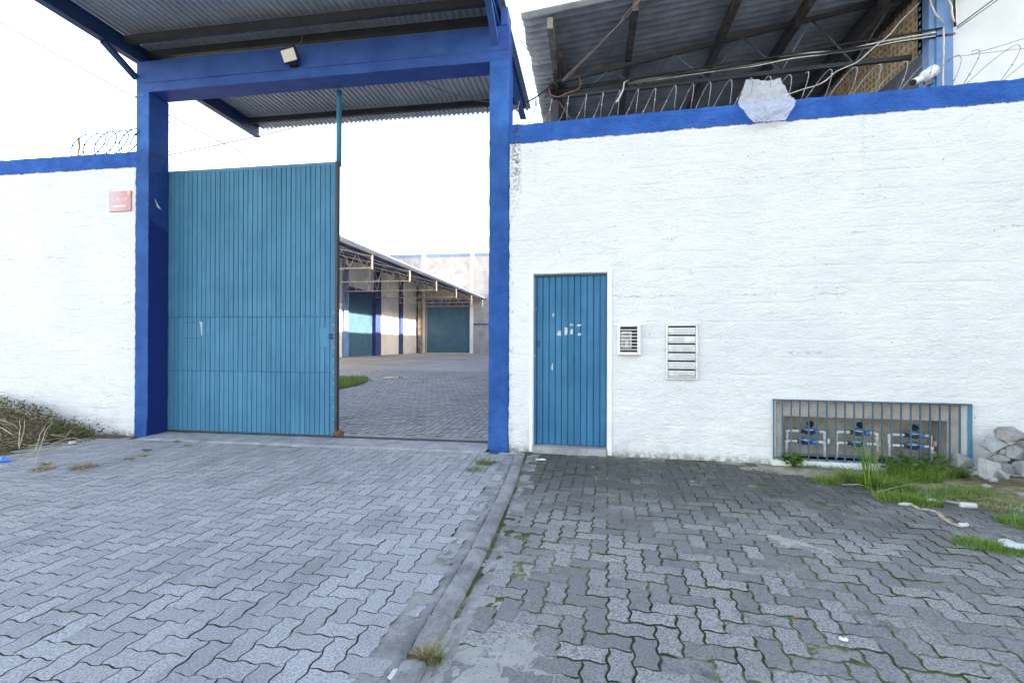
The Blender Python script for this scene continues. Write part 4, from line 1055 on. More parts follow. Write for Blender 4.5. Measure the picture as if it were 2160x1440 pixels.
MB().tube([(0.10, 0.04, -0.02), (0.14, 0.06, -0.06), (0.20, 0.08, -0.05), (0.25, 0.08, -0.02)], 0.012, 6).build('lead', MAT['black'], cc, True)

# razor wire coils on the wall heads
def coil(start, end, radius, turns, seed, barb, mat, lean=0.0, pw=1.0):
    r = random.Random(seed); m = MB(); pts = []; n_ = int(turns * 22); s, e = Vector(start), Vector(end); ax = (e - s).normalized(); side = ax.cross(Vector((0, 0, 1)))
    for k in range(n_ + 1):
        t = k / n_; a = 2 * PI * turns * t ** pw
        rr = radius * (1 + 0.10 * noise.noise(Vector((t * turns * 0.7, seed, 0))))
        c = s.lerp(e, t) + ax * (0.03 * noise.noise(Vector((t * 9, seed, 4))))
        pts.append(c + Vector((0, 0, 1)) * (rr * math.cos(a) * 0.98) + side * (rr * math.sin(a) * 0.8) + ax * (lean * math.cos(a)))
    m.tube(pts, 0.0036 if barb == 3 else 0.0062, 5)
    b = MB()
    for k in range(2, n_, barb):
        p = pts[k]; t = (pts[k + 1] - pts[k]).normalized(); o = t.orthogonal().normalized(); o.rotate(Matrix.Rotation(r.uniform(0, 6.28), 3, t)); w_ = t.cross(o)
        s_ = 1.0 if barb == 3 else 1.5; b.add([p + t * 0.016 * s_, p + o * 0.011 * s_, p - t * 0.016 * s_, p - o * 0.011 * s_, p + w_ * 0.004, p - w_ * 0.004], [(0, 1, 4), (1, 2, 4), (2, 3, 4), (3, 0, 4), (1, 0, 5), (2, 1, 5), (3, 2, 5), (0, 3, 5)])
    return m, b
def razor(name_label, *a, **k):
    t_ = thing('razor_wire', name_label, 'razor wire', a[0]); m, b = coil(*a, **k); o = Vector(a[0])
    m.v = [tuple(Vector(v) - o) for v in m.v]; b.v = [tuple(Vector(v) - o) for v in b.v]
    m.build('coil', a[6], t_, True); b.build('barbs', a[6], t_)['kind'] = 'stuff'; return t_
razor('razor wire coil stretched along the blue band in front of the hangar', rw(0.06, 0.10, 3.955), rw(3.05, 0.10, 3.95), 0.165, 15.5, 3, 3, MAT['wire'], lean=0.05)
razor('looser razor wire loops in front of the cream block wall and camera', rw(3.10, 0.10, 3.955), rw(4.55, 0.10, 3.96), 0.165, 6.5, 8, 3, MAT['wire'], lean=0.08)
razor('widely spaced razor wire loops in front of the white building', rw(4.55, 0.10, 4.00), rw(7.6, 0.10, 4.02), 0.165, 9.0, 5, 3, MAT['wire'], lean=0.13)
razor('short razor wire coil on the left wall beside the blue column', (-6.98, 0.11, 3.95), (-5.97, 0.11, 3.98), 0.165, 5.4, 6, 2, MAT['navy'], lean=0.17)
tag(MB().tube([(-7.0, 0.1, 3.79), (-7.01, 0.09, 3.86), (-6.995, 0.1, 3.95), (-7.0, 0.09, 4.06), (-6.98, 0.1, 4.09)], [0.014, 0.010, 0.013, 0.015, 0.006], 7).build('wrapped_stake', simple('orange_tape', (0.62, 0.34, 0.06), 0.7), None, True), 'short stake wrapped in faded orange tape at the end of the left razor wire', 'stake')
tag(MB().tube(sag(rw(4.4, 0.1, 4.13), rw(7.6, 0.1, 4.22), 0.01), 0.003, 4).build('tension_wire', MAT['wire'], None, True), 'straight tension wire through the razor loops at right', 'wire')

# hanging clear plastic bag
bag = MB(); nb_, nv_ = 64, 56
B0 = rw(2.76, -0.02, 0)
outl = [(-0.185, 0.155, 4.06), (-0.205, 0.18, 3.98), (-0.235, 0.23, 3.90), (-0.262, 0.27, 3.82), (-0.262, 0.285, 3.775), (-0.235, 0.262, 3.71), (-0.195, 0.222, 3.64), (-0.155, 0.19, 3.585), (-0.13, 0.17, 3.555)]
for j in range(nv_ + 1):
    t = j / nv_ * (len(outl) - 1); k = min(int(t), len(outl) - 2); f_ = t - k
    l, r_, z = [outl[k][i] * (1 - f_) + outl[k + 1][i] * f_ for i in range(3)]
    for i in range(nb_ + 1):
        s_ = i / nb_; u = l + (r_ - l) * s_; e = math.sin(PI * s_)
        zz = z + (0.012 * math.sin(s_ * 5) if j == 0 else 0) - (0.030 * math.sin(PI * s_) * (1 - j / 16) if j < 16 else 0)
        belly = 0.03 + 0.05 * e * math.sin(PI * min(1, j / nv_ + 0.1)) + 0.018 * noise.fractal(Vector((u * 7, zz * 5, 2)), 0.9, 2, 3) + 0.035 * abs(noise.noise(Vector((u * 11 + zz * 6, zz * 4, 9)))) + 0.022 * abs(noise.noise(Vector((u * 7 - zz * 14, zz * 6, 3)))) + 0.026 * abs(noise.noise(Vector((u * 17 + zz * 15, zz * 8, 6)))) + 0.018 * abs(noise.noise(Vector((u * 22 - zz * 24, zz * 7, 1))))
        fr = 0.11 if zz > 3.83 else 0.11 * max(0, (zz - 3.70) / 0.13)
        bag.v.append((u, -0.03 - belly + fr, zz))
for j in range(nv_):
    for i in range(nb_):
        a = j * (nb_ + 1) + i; bag.f.append((a, a + 1, a + nb_ + 2, a + nb_ + 1))
bn = N('clear_plastic_film', 0.16, 0.6)
bn.color((0.88, 0.89, 0.93))
tr = bn.node('ShaderNodeBsdfTransparent'); tl = bn.node('ShaderNodeBsdfTranslucent'); tl.inputs[0].default_value = (0.85, 0.86, 0.90, 1)
m1 = bn.node('ShaderNodeMixShader'); m1.inputs[0].default_value = 0.35; m2 = bn.node('ShaderNodeMixShader')
m2.inputs[0].default_value = 0.36
bn.link(bn.b.outputs[0], m1.inputs[1]); bn.link(tl.outputs[0], m1.inputs[2]); bn.link(m1.outputs[0], m2.inputs[1]); bn.link(tr.outputs[0], m2.inputs[2]); bn.link(m2.outputs[0], bn.t.nodes['Material Output'].inputs['Surface'])
o = bag.build('plastic_bag', bn.m, None, True, False, B0, (0, 0, RWA)); tag(o, 'clear plastic bag snagged on the razor wire over the blue band', 'plastic bag')
wsc = MB().add([rw(0.30, 0.02, 4.09), rw(0.335, 0.0, 4.12), rw(0.35, 0.01, 4.05), rw(0.335, 0.0, 3.99), rw(0.305, 0.02, 4.02), rw(0.325, -0.02, 4.05)], [(0, 1, 5), (1, 2, 5), (2, 3, 5), (3, 4, 5), (4, 0, 5)])
tag(wsc.build('plastic_scrap', MAT['whitep']), 'white scrap of plastic caught on the wire near the hangar corner', 'plastic scrap')

# electric and telephone lines
def cable(label, pts, r_, mat): return tag(MB().tube(pts, r_, 5).build('cable', MAT[mat], None, True), label, 'cable')
Yt = 2.38
def wob(a, b, n_, amp, seed, drop=0.0):
    a, b = Vector(a), Vector(b); out = []
    for k in range(n_ + 1):
        t = k / n_; p = a.lerp(b, t); e = math.sin(PI * t)
        p += Vector((noise.noise(Vector((t * 6, seed, 0))), noise.noise(Vector((t * 6, seed, 5))), noise.noise(Vector((t * 6, seed, 9))))) * amp * e - Vector((0, 0, drop * e)); out.append(p)
    return out
cable('white cable bundled along the hangar truss, upper one', wob((0.55, Yt, 5.46), (4.78, 2.02, 5.62), 30, 0.05, 1, 0.03), 0.011, 'cable_w')
cable('second white cable bundled along the hangar truss, below the first', wob((0.6, Yt - 0.03, 5.41), (4.78, 2.02, 5.57), 30, 0.06, 2, 0.02), 0.009, 'cable_w')
cable('black cable slung along the hangar truss to the pale blue pillar', wob((-0.5, Yt, 5.42), (4.85, 2.0, 5.66), 30, 0.06, 3, 0.02), 0.014, 'cable_b')
cable('dark cable lying on the truss bottom chord', wob((-0.5, Yt - 0.02, 5.38), (5.02, 2.02, 5.58), 30, 0.05, 4, 0.0), 0.016, 'cable_b')
cable('red and pink service wire rising from the hangar corner across the roof', wob((-0.42, 2.2, 5.45), (0.86, 1.0, 6.02), 14, 0.03, 5, 0.04), 0.0075, 'cable_r')
cable('grey service wire twisted with the red one at the hangar corner', wob((-0.44, 2.2, 5.47), (0.89, 1.0, 6.04), 14, 0.04, 6, 0.03), 0.008, 'cable_g')
cable('red loop of wire hanging at the hangar corner post', [(-0.60, 2.3, 5.50), (-0.66, 2.25, 5.38), (-0.62, 2.2, 5.24), (-0.50, 2.2, 5.20), (-0.38, 2.2, 5.25), (-0.18, 2.25, 5.33), (-0.14, 2.3, 5.45), (-0.17, 2.32, 5.56)], 0.009, 'cable_r')
cable('pale wire dropping from the truss to the wall behind the razor coil', [(0.62, 2.3, 5.44), (0.52, 2.0, 5.25), (0.48, 1.6, 4.95), (0.40, 1.0, 4.55), (0.33, 0.6, 4.28)], 0.012, 'cable_w')
cable('white cable swooping across the cream block wall', wob((2.75, 1.9, 4.82), (4.62, 2.1, 6.10), 22, 0.10, 7, 0.22), 0.0075, 'cable_w')
cable('pale cable dropping down the pale blue pillar', wob((4.79, 1.98, 6.6), (4.98, 1.98, 5.72), 16, 0.06, 8), 0.013, 'cable_w')
cable('thin white cable running down the front of the pillar to the wall', wob((4.86, 1.99, 5.66), (4.80, 1.9, 4.70), 10, 0.02, 9), 0.011, 'cable_w')
cable('curled white cable end beside the pillar', [(4.55, 2.0, 6.18), (4.60, 1.99, 6.24), (4.66, 1.98, 6.16), (4.70, 1.98, 5.98), (4.76, 1.98, 5.84), (4.86, 1.99, 5.72)], 0.012, 'cable_w')
cable('black cable climbing along the conduit', wob((5.0, 1.99, 5.66), (5.02, 2.02, 6.9), 12, 0.03, 10), 0.016, 'cable_b')
cable('twin grey line leaving the pillar up to the right', sag((5.03, 2.0, 5.66), (9.4, 0.2, 9.2), 0.12), 0.010, 'cable_g')
cable('second thin line leaving the pillar up to the right', sag((5.03, 2.0, 5.63), (9.5, 0.15, 9.1), 0.14), 0.008, 'cable_g')
cable('thin slack line crossing behind the loops at far right', sag((5.1, 1.9, 5.2), (9.5, 0.3, 6.6), 0.25), 0.004, 'cable_g')
cable('black cable strung from the canopy to the hangar corner', sag((-0.98, 2.0, 5.06), (-0.55, 2.3, 5.52), 0.03), 0.011, 'cable_b')
cable('thin guy line from the canopy top to the hangar corner', sag((-1.0, 1.3, 5.62), (-0.5, 2.35, 5.42), 0.0), 0.005, 'cable_g')
m = MB(); r = random.Random(5)
for k in range(26):
    p = Vector((-0.53, 2.38, 5.45)); pts = [p + Vector((r.gauss(0, .09), r.gauss(0, .05), r.gauss(0, .07))) for _ in range(6)]; m.tube(pts, 0.006, 4)
tag(m.build('wire_tangle', MAT['cable_b'], None, True), 'dark tangle of wires at the hangar corner post', 'cable')
# overhead lines against the sky on the left
cable('upper overhead line crossing the sky left of the gate', [on_y(-60 + 600 * t, 12 + 325 * t + 26 * t * (1 - t), 14 + 4 * t) for t in [k / 20 for k in range(21)]], 0.045, 'cable_g')
cable('lower overhead line crossing the sky left of the gate', [on_y(-60 + 600 * t, 30 + 318 * t + 34 * t * (1 - t), 14 + 4 * t) for t in [k / 20 for k in range(21)]], 0.028, 'cable_g')
cable('overhead line slanting up towards the canopy edge', [on_y(353 + 330 * t, 328 - 74 * t + 8 * t * (1 - t), 16) for t in [k / 14 for k in range(15)]], 0.028, 'cable_g')
cable('thin twin of the line slanting up towards the canopy edge', [on_y(353 + 330 * t, 321 - 76 * t + 10 * t * (1 - t), 16) for t in [k / 14 for k in range(15)]], 0.022, 'cable_g')

# ================================================================== THE YARD BEYOND THE GATE
wh = thing('warehouse', 'long white warehouse with navy pilasters and projecting roof in the yard', 'building', (0, 0, 0))
Z0 = 0.38; XW = -14.0
for y0, y1, z0, z1 in ((8.0, 20.46, Z0 - 0.4, 6.2), (20.46, 24.99, 4.53, 6.2), (24.99, 33.0, Z0 - 0.4, 6.2)):
    MB().box(XW - 0.25, XW, y0, y1, z0, z1).build('wall', MAT['whitewall'], wh)
MB().box(XW - 0.2, XW + 0.06, 20.96, 24.60, 4.195, 4.535).build('lintel', MAT['pil'], wh)
for y0, y1 in ((20.45, 20.96), (24.60, 25.45), (28.86, 29.40), (32.62, 32.98), (16.4, 16.9), (12.3, 12.8)):
    MB().box(XW - 0.15, XW + 0.14, y0, y1, Z0 - 0.4, 5.95).build('pilaster', MAT['pil'] if y0 > 20 and y0 != 20.45 else MAT['paleblue'], wh)
d1_ = corrugated(20.98, 24.58, 0.4, 4.19, 0, 0.12, 0.02); d1_.v = [(XW - 0.12 + z, x, y) for x, y, z in d1_.v]
solid(d1_.build('loading_door', MAT['fardoor'], wh, False, False), 0.004)
MB().cyl((-13.72, 32.70, Z0 - 0.3), (-13.72, 32.70, 5.3), 0.19, 14).build('rust_stained_drainpipe', simple('rusty_white_pipe', (0.42, 0.34, 0.28), 0.8, 0.2, 0, 0.5, 3), wh, True)
XE, ZE, ZI = -8.27, 4.72, 6.10
def cz(x): return ZE + (ZI - ZE) * (XE - x) / (XE - XW)
yv = 9.2
while yv < 32.9:
    m = corrugated(yv, min(yv + 2.95, 32.95), 0, 1, 0, 0.25, 0.035, 2)
    m.v = [((XE if y < 0.5 else XW), x, (cz(XE) if y < 0.5 else cz(XW)) + 0.10 + z) for x, y, z in m.v]
    solid(m.build('canopy_sheet', MAT['whitewall'], wh, False, False), 0.006); yv += 2.96
MB().bar((XE - 0.02, 9.2, cz(XE) + 0.085), (XE - 0.02, 32.95, cz(XE) + 0.085), 0.05, 0.05).build('fascia', MAT['pil'], wh)
for x in (-9.3, -10.7, -12.1, -13.5):
    MB().bar((x, 9.3, cz(x) + 0.0), (x, 32.9, cz(x) + 0.0), 0.08, 0.15).build('canopy_purlin', MAT['pil'], wh)
for ty in (12.36, 16.41, 20.5, 24.6, 28.7, 32.4):
    tp = cz(XE - 0.15) - 0.13; bt = tp - 0.45
    o = MB().bar((XE - 0.15, ty, tp), (XW, ty, cz(XW) - 0.13), 0.045, 0.045).build('bracket_truss', MAT['beige_steel'], wh)
    MB().bar((XE - 0.15, ty, bt), (XW, ty, bt), 0.045, 0.045).build('bottom_chord', MAT['beige_steel'], o)
    MB().bar((XE - 0.15, ty, bt - 0.05), (XE - 0.15, ty, tp + 0.05), 0.07, 0.05).build('end_plate', MAT['beige_steel'], o)
    n_ = 18; m = MB()
    for k in range(n_):
        x0 = XE - 0.15 + (XW - XE) * k / n_; x1 = XE - 0.15 + (XW - XE) * (k + 1) / n_
        t_ = lambda x: cz(x) - 0.13
        m.bar((x0, ty, bt if k % 2 else t_(x0)), (x1, ty, t_(x1) if k % 2 else bt), 0.016, 0.016)
    m.build('web_rods', MAT['beige_steel'], o)
# end wall with its door
ew = thing('end_wall', 'tall mottled white wall closing the far end of the yard', 'wall', (0, 33.0, 0))
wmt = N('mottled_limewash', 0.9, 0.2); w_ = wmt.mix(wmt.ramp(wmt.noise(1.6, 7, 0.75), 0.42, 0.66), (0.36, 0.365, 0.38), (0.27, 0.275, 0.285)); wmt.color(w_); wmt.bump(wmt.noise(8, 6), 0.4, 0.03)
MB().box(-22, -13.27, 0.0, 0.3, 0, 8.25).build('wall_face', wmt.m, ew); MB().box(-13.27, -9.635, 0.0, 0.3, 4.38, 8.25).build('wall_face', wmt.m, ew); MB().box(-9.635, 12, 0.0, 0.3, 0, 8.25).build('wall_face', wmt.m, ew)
MB().box(-22, 12, -0.01, 0.31, 8.255, 8.55).build('top_band', MAT['paleband'], ew)
for x in (-17.6, -13.52, -9.43, -5.4, -1.4): MB().box(x - 0.12, x + 0.12, -0.16, -0.001, 0.3, 8.6).build('pilaster', MAT['whitewall'], ew)
MB().box(-13.34, -9.60, -0.05, 0.1, 4.385, 4.73).build('lintel', MAT['pil'], ew)
MB().box(-9.635, -9.56, -0.08, 0.2, 0.3, 4.38).build('door_jamb', MAT['paleblue'], ew)
MB().box(-9.30, 4, -0.012, -0.001, 2.68, 2.80).build('stripe', MAT['pil'], ew)
d2 = corrugated(-13.26, -9.64, 0.40, 4.375, 0, 0.11, 0.02); d2.v = [(x, 0.10 - z, y) for x, y, z in d2.v]
solid(d2.build('loading_door', MAT['fardoor'], ew, False, False), 0.004)
MB().box(-13.26, -9.64, 0.07, 0.078, 1.92, 1.97).build('door_rib', MAT['fardoor'], ew)
ys_ = thing('wall_sign', 'small red and white sign on the end wall right of the far door', 'sign', (-9.08, 32.98, 2.38))
MB().box(0, 0.40, -0.01, 0.005, 0, 0.20).build('sign_plate', MAT['paper'], ys_)
m = MB(); m.box(0.03, 0.37, -0.014, -0.0105, 0.12, 0.18); m.box(0.03, 0.30, -0.014, -0.0105, 0.03, 0.07); m.build('red_print', simple('red_print', (0.55, 0.06, 0.06), 0.6), ys_)
m = MB(); m.tube([(-10.9, 32.7, 4.40), (-10.9, 32.7, 5.0)], 0.03, 6); m.cbox(-11.05, -10.75, 32.62, 32.78, 4.30, 4.42, 0.01); tag(m.build('hanging_lamp', MAT['rusty']), 'small lamp hanging above the far loading door', 'lamp')

# ================================================================== VERGE: soil, grass, weeds, rubble, litter
def mound(name, cx, cy, rx, ry, h, base, mat, step=0.05, seed=0, wall=None, kind='structure', rot=0.0):
    m = MB(); nx = int(2 * rx / step); ny = int(2 * ry / step); ca, sa = math.cos(rot), math.sin(rot)
    for j in range(ny + 1):
        for i in range(nx + 1):
            a = -1 + 2 * i / nx; b = -1 + 2 * j / ny; d = math.sqrt(a * a + b * b)
            d += 0.30 * noise.fractal(Vector((a * 2 + seed, b * 2, 0)), 0.8, 2, 3)
            x = cx + a * rx * ca - b * ry * sa; y = cy + a * rx * sa + b * ry * ca
            z = base + h * max(-0.4, 1 - d * 1.15) + 0.004 * noise.fractal(Vector((x * 14, y * 14, seed)), 0.8, 2, 3) + (0.004 * noise.fractal(Vector((x * 55, y * 55, seed)), 0.7, 2, 3) if step < 0.025 else 0)
            m.v.append((x, y, z))
    for j in range(ny):
        for i in range(nx):
            a = j * (nx + 1) + i; m.f.append((a, a + 1, a + nx + 2, a + nx + 1))
    return tag(m.build(name, mat, None, True, False), kind=kind)
mound('sand', -0.36, -3.85, 0.36, 0.75, 0.026, -0.013, MAT['sand'], 0.02, 3.0, kind='stuff')
mound('sand', 1.33, -2.30, 0.30, 0.14, 0.013, -0.010, MAT['sand'], 0.02, 5.0, kind='stuff', rot=-0.5)
mound('verge_soil', 4.6, -1.15, 2.7, 1.30, 0.055, -0.018, MAT['soil'], 0.04, 1.0, kind='structure', rot=-0.25)
mound('verge_soil', 2.2, -0.42, 1.0, 0.30, 0.030, -0.010, MAT['soil'], 0.03, 2.0, kind='structure')
mound('verge_soil', -7.6, -0.9, 1.75, 1.25, 0.05, -0.012, MAT['earth'], 0.05, 6.0, kind='structure', rot=0.5)
mound('verge_soil', -6.3, -0.10, 0.55, 0.16, 0.03, -0.008, MAT['earth'], 0.03, 4.0, kind='structure')

def blade(m, p, h, w, lean, az, r, segs=3):
    d = Vector((math.cos(az), math.sin(az), 0)); s = Vector((-d.y, d.x, 0)); p = Vector(p); b = len(m.v)
    for k in range(segs):
        t = k / segs; q = p + Vector((0, 0, h * t * (1 - 0.25 * lean * t))) + d * (lean * h * t * t); ww = w * (1 - 0.75 * t)
        m.v.append(tuple(q - s * ww / 2)); m.v.append(tuple(q + s * ww / 2))
    q = p + Vector((0, 0, h * (1 - 0.25 * lean))) + d * (lean * h); m.v.append(tuple(q))
    for k in range(segs - 1): m.f.append((b + 2 * k, b + 2 * k + 1, b + 2 * k + 3, b + 2 * k + 2))
    m.f.append((b + 2 * segs - 2, b + 2 * segs - 1, b + 2 * segs))
def blades(m, cx, cy, n_, rad, h, r, w=0.006, lean=(0.15, 1.0), z=0.0, sq=1.0):
    for _ in range(n_):
        a = r.uniform(0, 2 * PI); q = rad * math.sqrt(r.random()); x, y = cx + q * math.cos(a), cy + q * sq * math.sin(a)
        blade(m, (x, y, z - 0.005), h * r.uniform(0.45, 1.15), w * r.uniform(0.6, 1.3), r.uniform(*lean), a + r.gauss(0, 0.9), r)
def tuft(label, px, py, n_, rad, h, mat, seed, lean=(0.2, 1.2), w=0.005, z=0.0, group=None):
    p = on_z(px, py, z); r = random.Random(seed); m = MB(); blades(m, 0, 0, n_, rad, h, r, w, lean)
    o = m.build('grass_tuft', MAT[mat], None, False, False, (p.x, p.y, z)); tag(o, label, 'grass tuft', group); return o
r = random.Random(21)
g = MB()       # the verge grass: nobody could count it
for (px, py, n_, rad, h, sq) in ((1745, 1018, 260, 0.13, 0.09, 0.7), (1800, 1012, 330, 0.15, 0.13, 0.7), (1870, 1030, 520, 0.20, 0.16, 0.8), (1920, 1010, 700, 0.24, 0.18, 0.8), (1975, 1000, 600, 0.24, 0.17, 0.8), (1890, 1055, 360, 0.15, 0.10, 0.7), (1945, 1062, 330, 0.13, 0.10, 0.7), (1990, 1045, 520, 0.24, 0.07, 0.7), (2040, 1040, 420, 0.2, 0.09, 0.7), (2090, 1055, 420, 0.25, 0.05, 0.7), (2150, 1070, 420, 0.3, 0.06, 0.7), (1700, 985, 150, 0.14, 0.06, 0.4), (1770, 990, 150, 0.20, 0.05, 0.4), (2060, 1150, 420, 0.13, 0.06, 0.7), (2110, 1160, 300, 0.14, 0.04, 0.7), (2150, 1165, 260, 0.13, 0.05, 0.7), (2145, 1105, 320, 0.12, 0.09, 0.8), (2050, 985, 200, 0.14, 0.07, 0.6)):
    p = on_z(px, py, 0.0); blades(g, p.x, p.y, int(n_ * 1.05), rad, h * 0.85, r, 0.0050, (0.1, 1.3), 0.004, sq)
for _ in range(1500):
    x, y = r.uniform(2.2, 7.5), r.uniform(-2.6, -0.2)
    if y < -0.75 - 0.75 * (x - 2.2) or noise.noise(Vector((x * 1.7, y * 1.7, 0))) < -0.05: continue
    blade(g, (x, y, 0.0), r.uniform(0.02, 0.06), 0.005, r.uniform(0.2, 1), r.uniform(0, 6.28), r)
g2 = MB()
for (px, py, n_, rad, h) in ((1800, 1012, 40, 0.16, 0.15), (1870, 1030, 70, 0.2, 0.2), (1925, 1008, 110, 0.26, 0.24), (1980, 998, 90, 0.24, 0.2), (1945, 1060, 50, 0.15, 0.12), (2040, 1045, 60, 0.25, 0.10), (2090, 1055, 60, 0.3, 0.08), (2065, 1152, 50, 0.14, 0.08), (1745, 1016, 30, 0.13, 0.10)):
    p = on_z(px, py, 0.0); blades(g2, p.x, p.y, n_, rad, h, r, 0.0045, (0.3, 1.8), 0.004, 0.75)
tag(g2.build('yellowing_grass', MAT['olive'], None, False, False), 'yellowing long blades mixed through the verge grass', 'grass', kind='stuff')
tag(g.build('verge_grass', MAT['grass'], None, False, False), 'lush green grass on the verge in front of the meter grille', 'grass', kind='stuff')
g = MB()       # dead grass and straw on the verge
for (px, py, n_, rad, h) in ((2090, 1075, 260, 0.12, 0.05), (2070, 1030, 160, 0.2, 0.03), (2120, 1035, 200, 0.25, 0.03), (1870, 1050, 70, 0.10, 0.07), (1640, 965, 60, 0.07, 0.03), (1300, 956, 60, 0.25, 0.018), (1430, 962, 60, 0.25, 0.018)):
    p = on_z(px, py, 0.0); blades(g, p.x, p.y, n_, rad, h, r, 0.004, (0.8, 2.4), 0.01, 0.7)
for _ in range(260):
    p = on_z(r.uniform(2010, 2200), r.uniform(1005, 1060), 0.02); a = r.gauss(-0.5, 0.5); l = r.uniform(0.04, 0.16); q = Vector((math.cos(a), math.sin(a), r.gauss(0, 0.06))) * l
    g.tube([p, p + q * 0.5 + Vector((0, 0, 0.006)), p + q], 0.0018, 3)
tag(g.build('dry_straw', MAT['dry'], None, False, False), 'dead straw lying on the verge by the rubble', 'straw', kind='stuff')
# moss and tiny weeds sprouting in the joints
g = MB()
for _ in range(900):
    x, y = r.uniform(0.3, 2.9), r.uniform(-4.3, -1.6)
    if noise.noise(Vector((x * 2.2, y * 2.2, 3))) < 0.15: continue
    k = round(x / W) * W + r.gauss(0, 0.006); blades(g, k, y, 3, 0.010, 0.010, r, 0.003, (0.4, 1.5), -0.008)
for (px, py, n_) in ((1110, 1040, 30), (930, 1180, 16), (770, 1250, 16), (690, 1310, 22), (790, 1140, 14), (600, 1180, 12), (450, 1110, 12), (1545, 1045, 60), (1550, 988, 70), (900, 1095, 14), (1500, 1140, 40), (1450, 1100, 30), (640, 1330, 30), (1440, 1270, 40), (1000, 1010, 40), (940, 993, 30)):
    p = on_z(px, py); blades(g, p.x, p.y, n_, 0.03, 0.022, r, 0.004, (0.4, 1.4), -0.006)
for _ in range(150):
    p = on_z(r.uniform(0, 420), r.uniform(950, 1130)); 
    if p.y < -0.2: blades(g, p.x, p.y, 8, 0.03, 0.018, r, 0.004, (0.4, 1.5), -0.006)
tag(g.build('joint_weeds', MAT['olive'], None, False, False), 'tiny weeds and moss sprouting between the pavers', 'weeds', kind='stuff')
LT = [('dry brown grass tuft on the driveway nearest the brush pile', 90, 990, 200, 0.10, 0.055, 'dry'), ('wide dry grass tuft on the driveway right of the brush pile', 175, 986, 240, 0.11, 0.06, 'dry'), ('small green weed on the driveway behind the dry tuft', 97, 980, 80, 0.05, 0.05, 'olive'),
      ('small dry tuft in the driveway below the left column', 273, 968, 90, 0.05, 0.04, 'dry'), ('tiny tuft between driveway pavers left of the gate board end', 302, 962, 60, 0.04, 0.035, 'olive'), ('green tuft in the driveway just before the blue column', 310, 950, 70, 0.04, 0.045, 'olive'),
      ('green tuft at the threshold before the left end of the gate', 373, 932, 70, 0.04, 0.05, 'olive'), ('straw coloured tuft at the threshold right of the first green one', 397, 940, 70, 0.04, 0.05, 'dry'), ('low tuft at the threshold below the gate boards', 428, 931, 60, 0.05, 0.04, 'olive'),
      ('mixed green and dry tuft growing out of the kerb end', 897, 1388, 150, 0.030, 0.065, 'dry'), ('green half of the tuft at the near kerb end', 918, 1392, 90, 0.025, 0.06, 'olive'),
      ('yellow green weed on the driveway edge by the far end of the kerb', 1022, 978, 200, 0.09, 0.09, 'olive'), ('dry weed on the driveway edge beside the right column', 1000, 992, 120, 0.08, 0.06, 'olive'), ('small weed in the kerb joint halfway along', 1032, 1146, 60, 0.03, 0.045, 'olive')]
for i, (lb, px, py, n_, rad, h, mt) in enumerate(LT): tuft(lb, px, py, n_, rad, h, mt, 100 + i, (0.3, 1.6))
# tall seeding grass in front of the grille
p = on_z(1852, 1030); m = MB(); rr = random.Random(4)
tg = thing('tall_grass', 'tall seeding grass clump rising in front of the meter grille', 'grass', (p.x, p.y, 0))
for k in range(46): blade(m, (rr.gauss(-0.06, 0.035), rr.gauss(0.02, 0.03), 0), rr.uniform(0.25, 0.52), 0.010, rr.uniform(0.05, 0.5), rr.gauss(2.6, 0.9), rr, 5)
m.build('blades', MAT['grass'], tg, False, False)['kind'] = 'stuff'
m = MB()
for k in range(7):
    a = rr.uniform(0, 6.28); top = Vector((rr.gauss(-0.02, 0.14), rr.gauss(0, 0.06), rr.uniform(0.40, 0.56))); b0 = Vector((rr.gauss(-0.05, 0.03), rr.gauss(0, 0.02), 0)); mid = b0.lerp(top, 0.55) + Vector((0, 0, 0.06)); m.tube([b0, mid, top], [0.002, 0.0016, 0.001], 4)
    for q in range(14):
        s_ = mid.lerp(top, 0.3 + 0.7 * q / 14); blade(m, s_, 0.016, 0.004, 0.9, rr.uniform(0, 6.28), rr, 2)
m.build('seed_stalks', MAT['olive'], tg, False, False)['kind'] = 'stuff'
# broad leaved weeds
def leafy(label, px, py, n_, size, h, seed, spread, mat='leaf', z=0.0):
    p = on_z(px, py, z); rr = random.Random(seed); t_ = thing('leafy_weed', label, 'weed', (p.x, p.y, z)); st = MB(); lf = MB()
    for k in range(n_):
        a = rr.uniform(0, 2 * PI); q = spread * math.sqrt(rr.random()); tip = Vector((q * math.cos(a), q * 0.7 * math.sin(a), h * rr.uniform(0.35, 1.0)))
        st.tube([(tip.x * 0.25, tip.y * 0.25, 0), tuple(tip * 0.6 + Vector((0, 0, h * 0.12))), tuple(tip)], [0.0022, 0.0018, 0.0012], 4)
        for c_ in range(3):
            az = a + rr.gauss(0, 1.0); l = size * rr.uniform(0.6, 1.2); d = Vector((math.cos(az), math.sin(az), rr.uniform(-0.35, 0.5))).normalized(); s = d.cross(Vector((0, 0, 1))).normalized(); up = s.cross(d); o_ = tip * rr.uniform(0.7, 1.0)
            b = len(lf.v); lf.v.extend([tuple(o_), tuple(o_ + d * l * 0.35 + s * l * 0.34 + up * l * 0.06), tuple(o_ + d * l * 0.75 + s * l * 0.24), tuple(o_ + d * l - up * l * 0.10), tuple(o_ + d * l * 0.75 - s * l * 0.24), tuple(o_ + d * l * 0.35 - s * l * 0.34 + up * l * 0.06), tuple(o_ + d * l * 0.55 - up * l * 0.03)])
            lf.f.extend([(b, b + 1, b + 6), (b + 1, b + 2, b + 6), (b + 2, b + 3, b + 6), (b + 3, b + 4, b + 6), (b + 4, b + 5, b + 6), (b + 5, b, b + 6)])
    st.build('stems', MAT['olive'], t_, True, False)['kind'] = 'stuff'; lf.build('leaves', MAT[mat], t_, False, False)['kind'] = 'stuff'
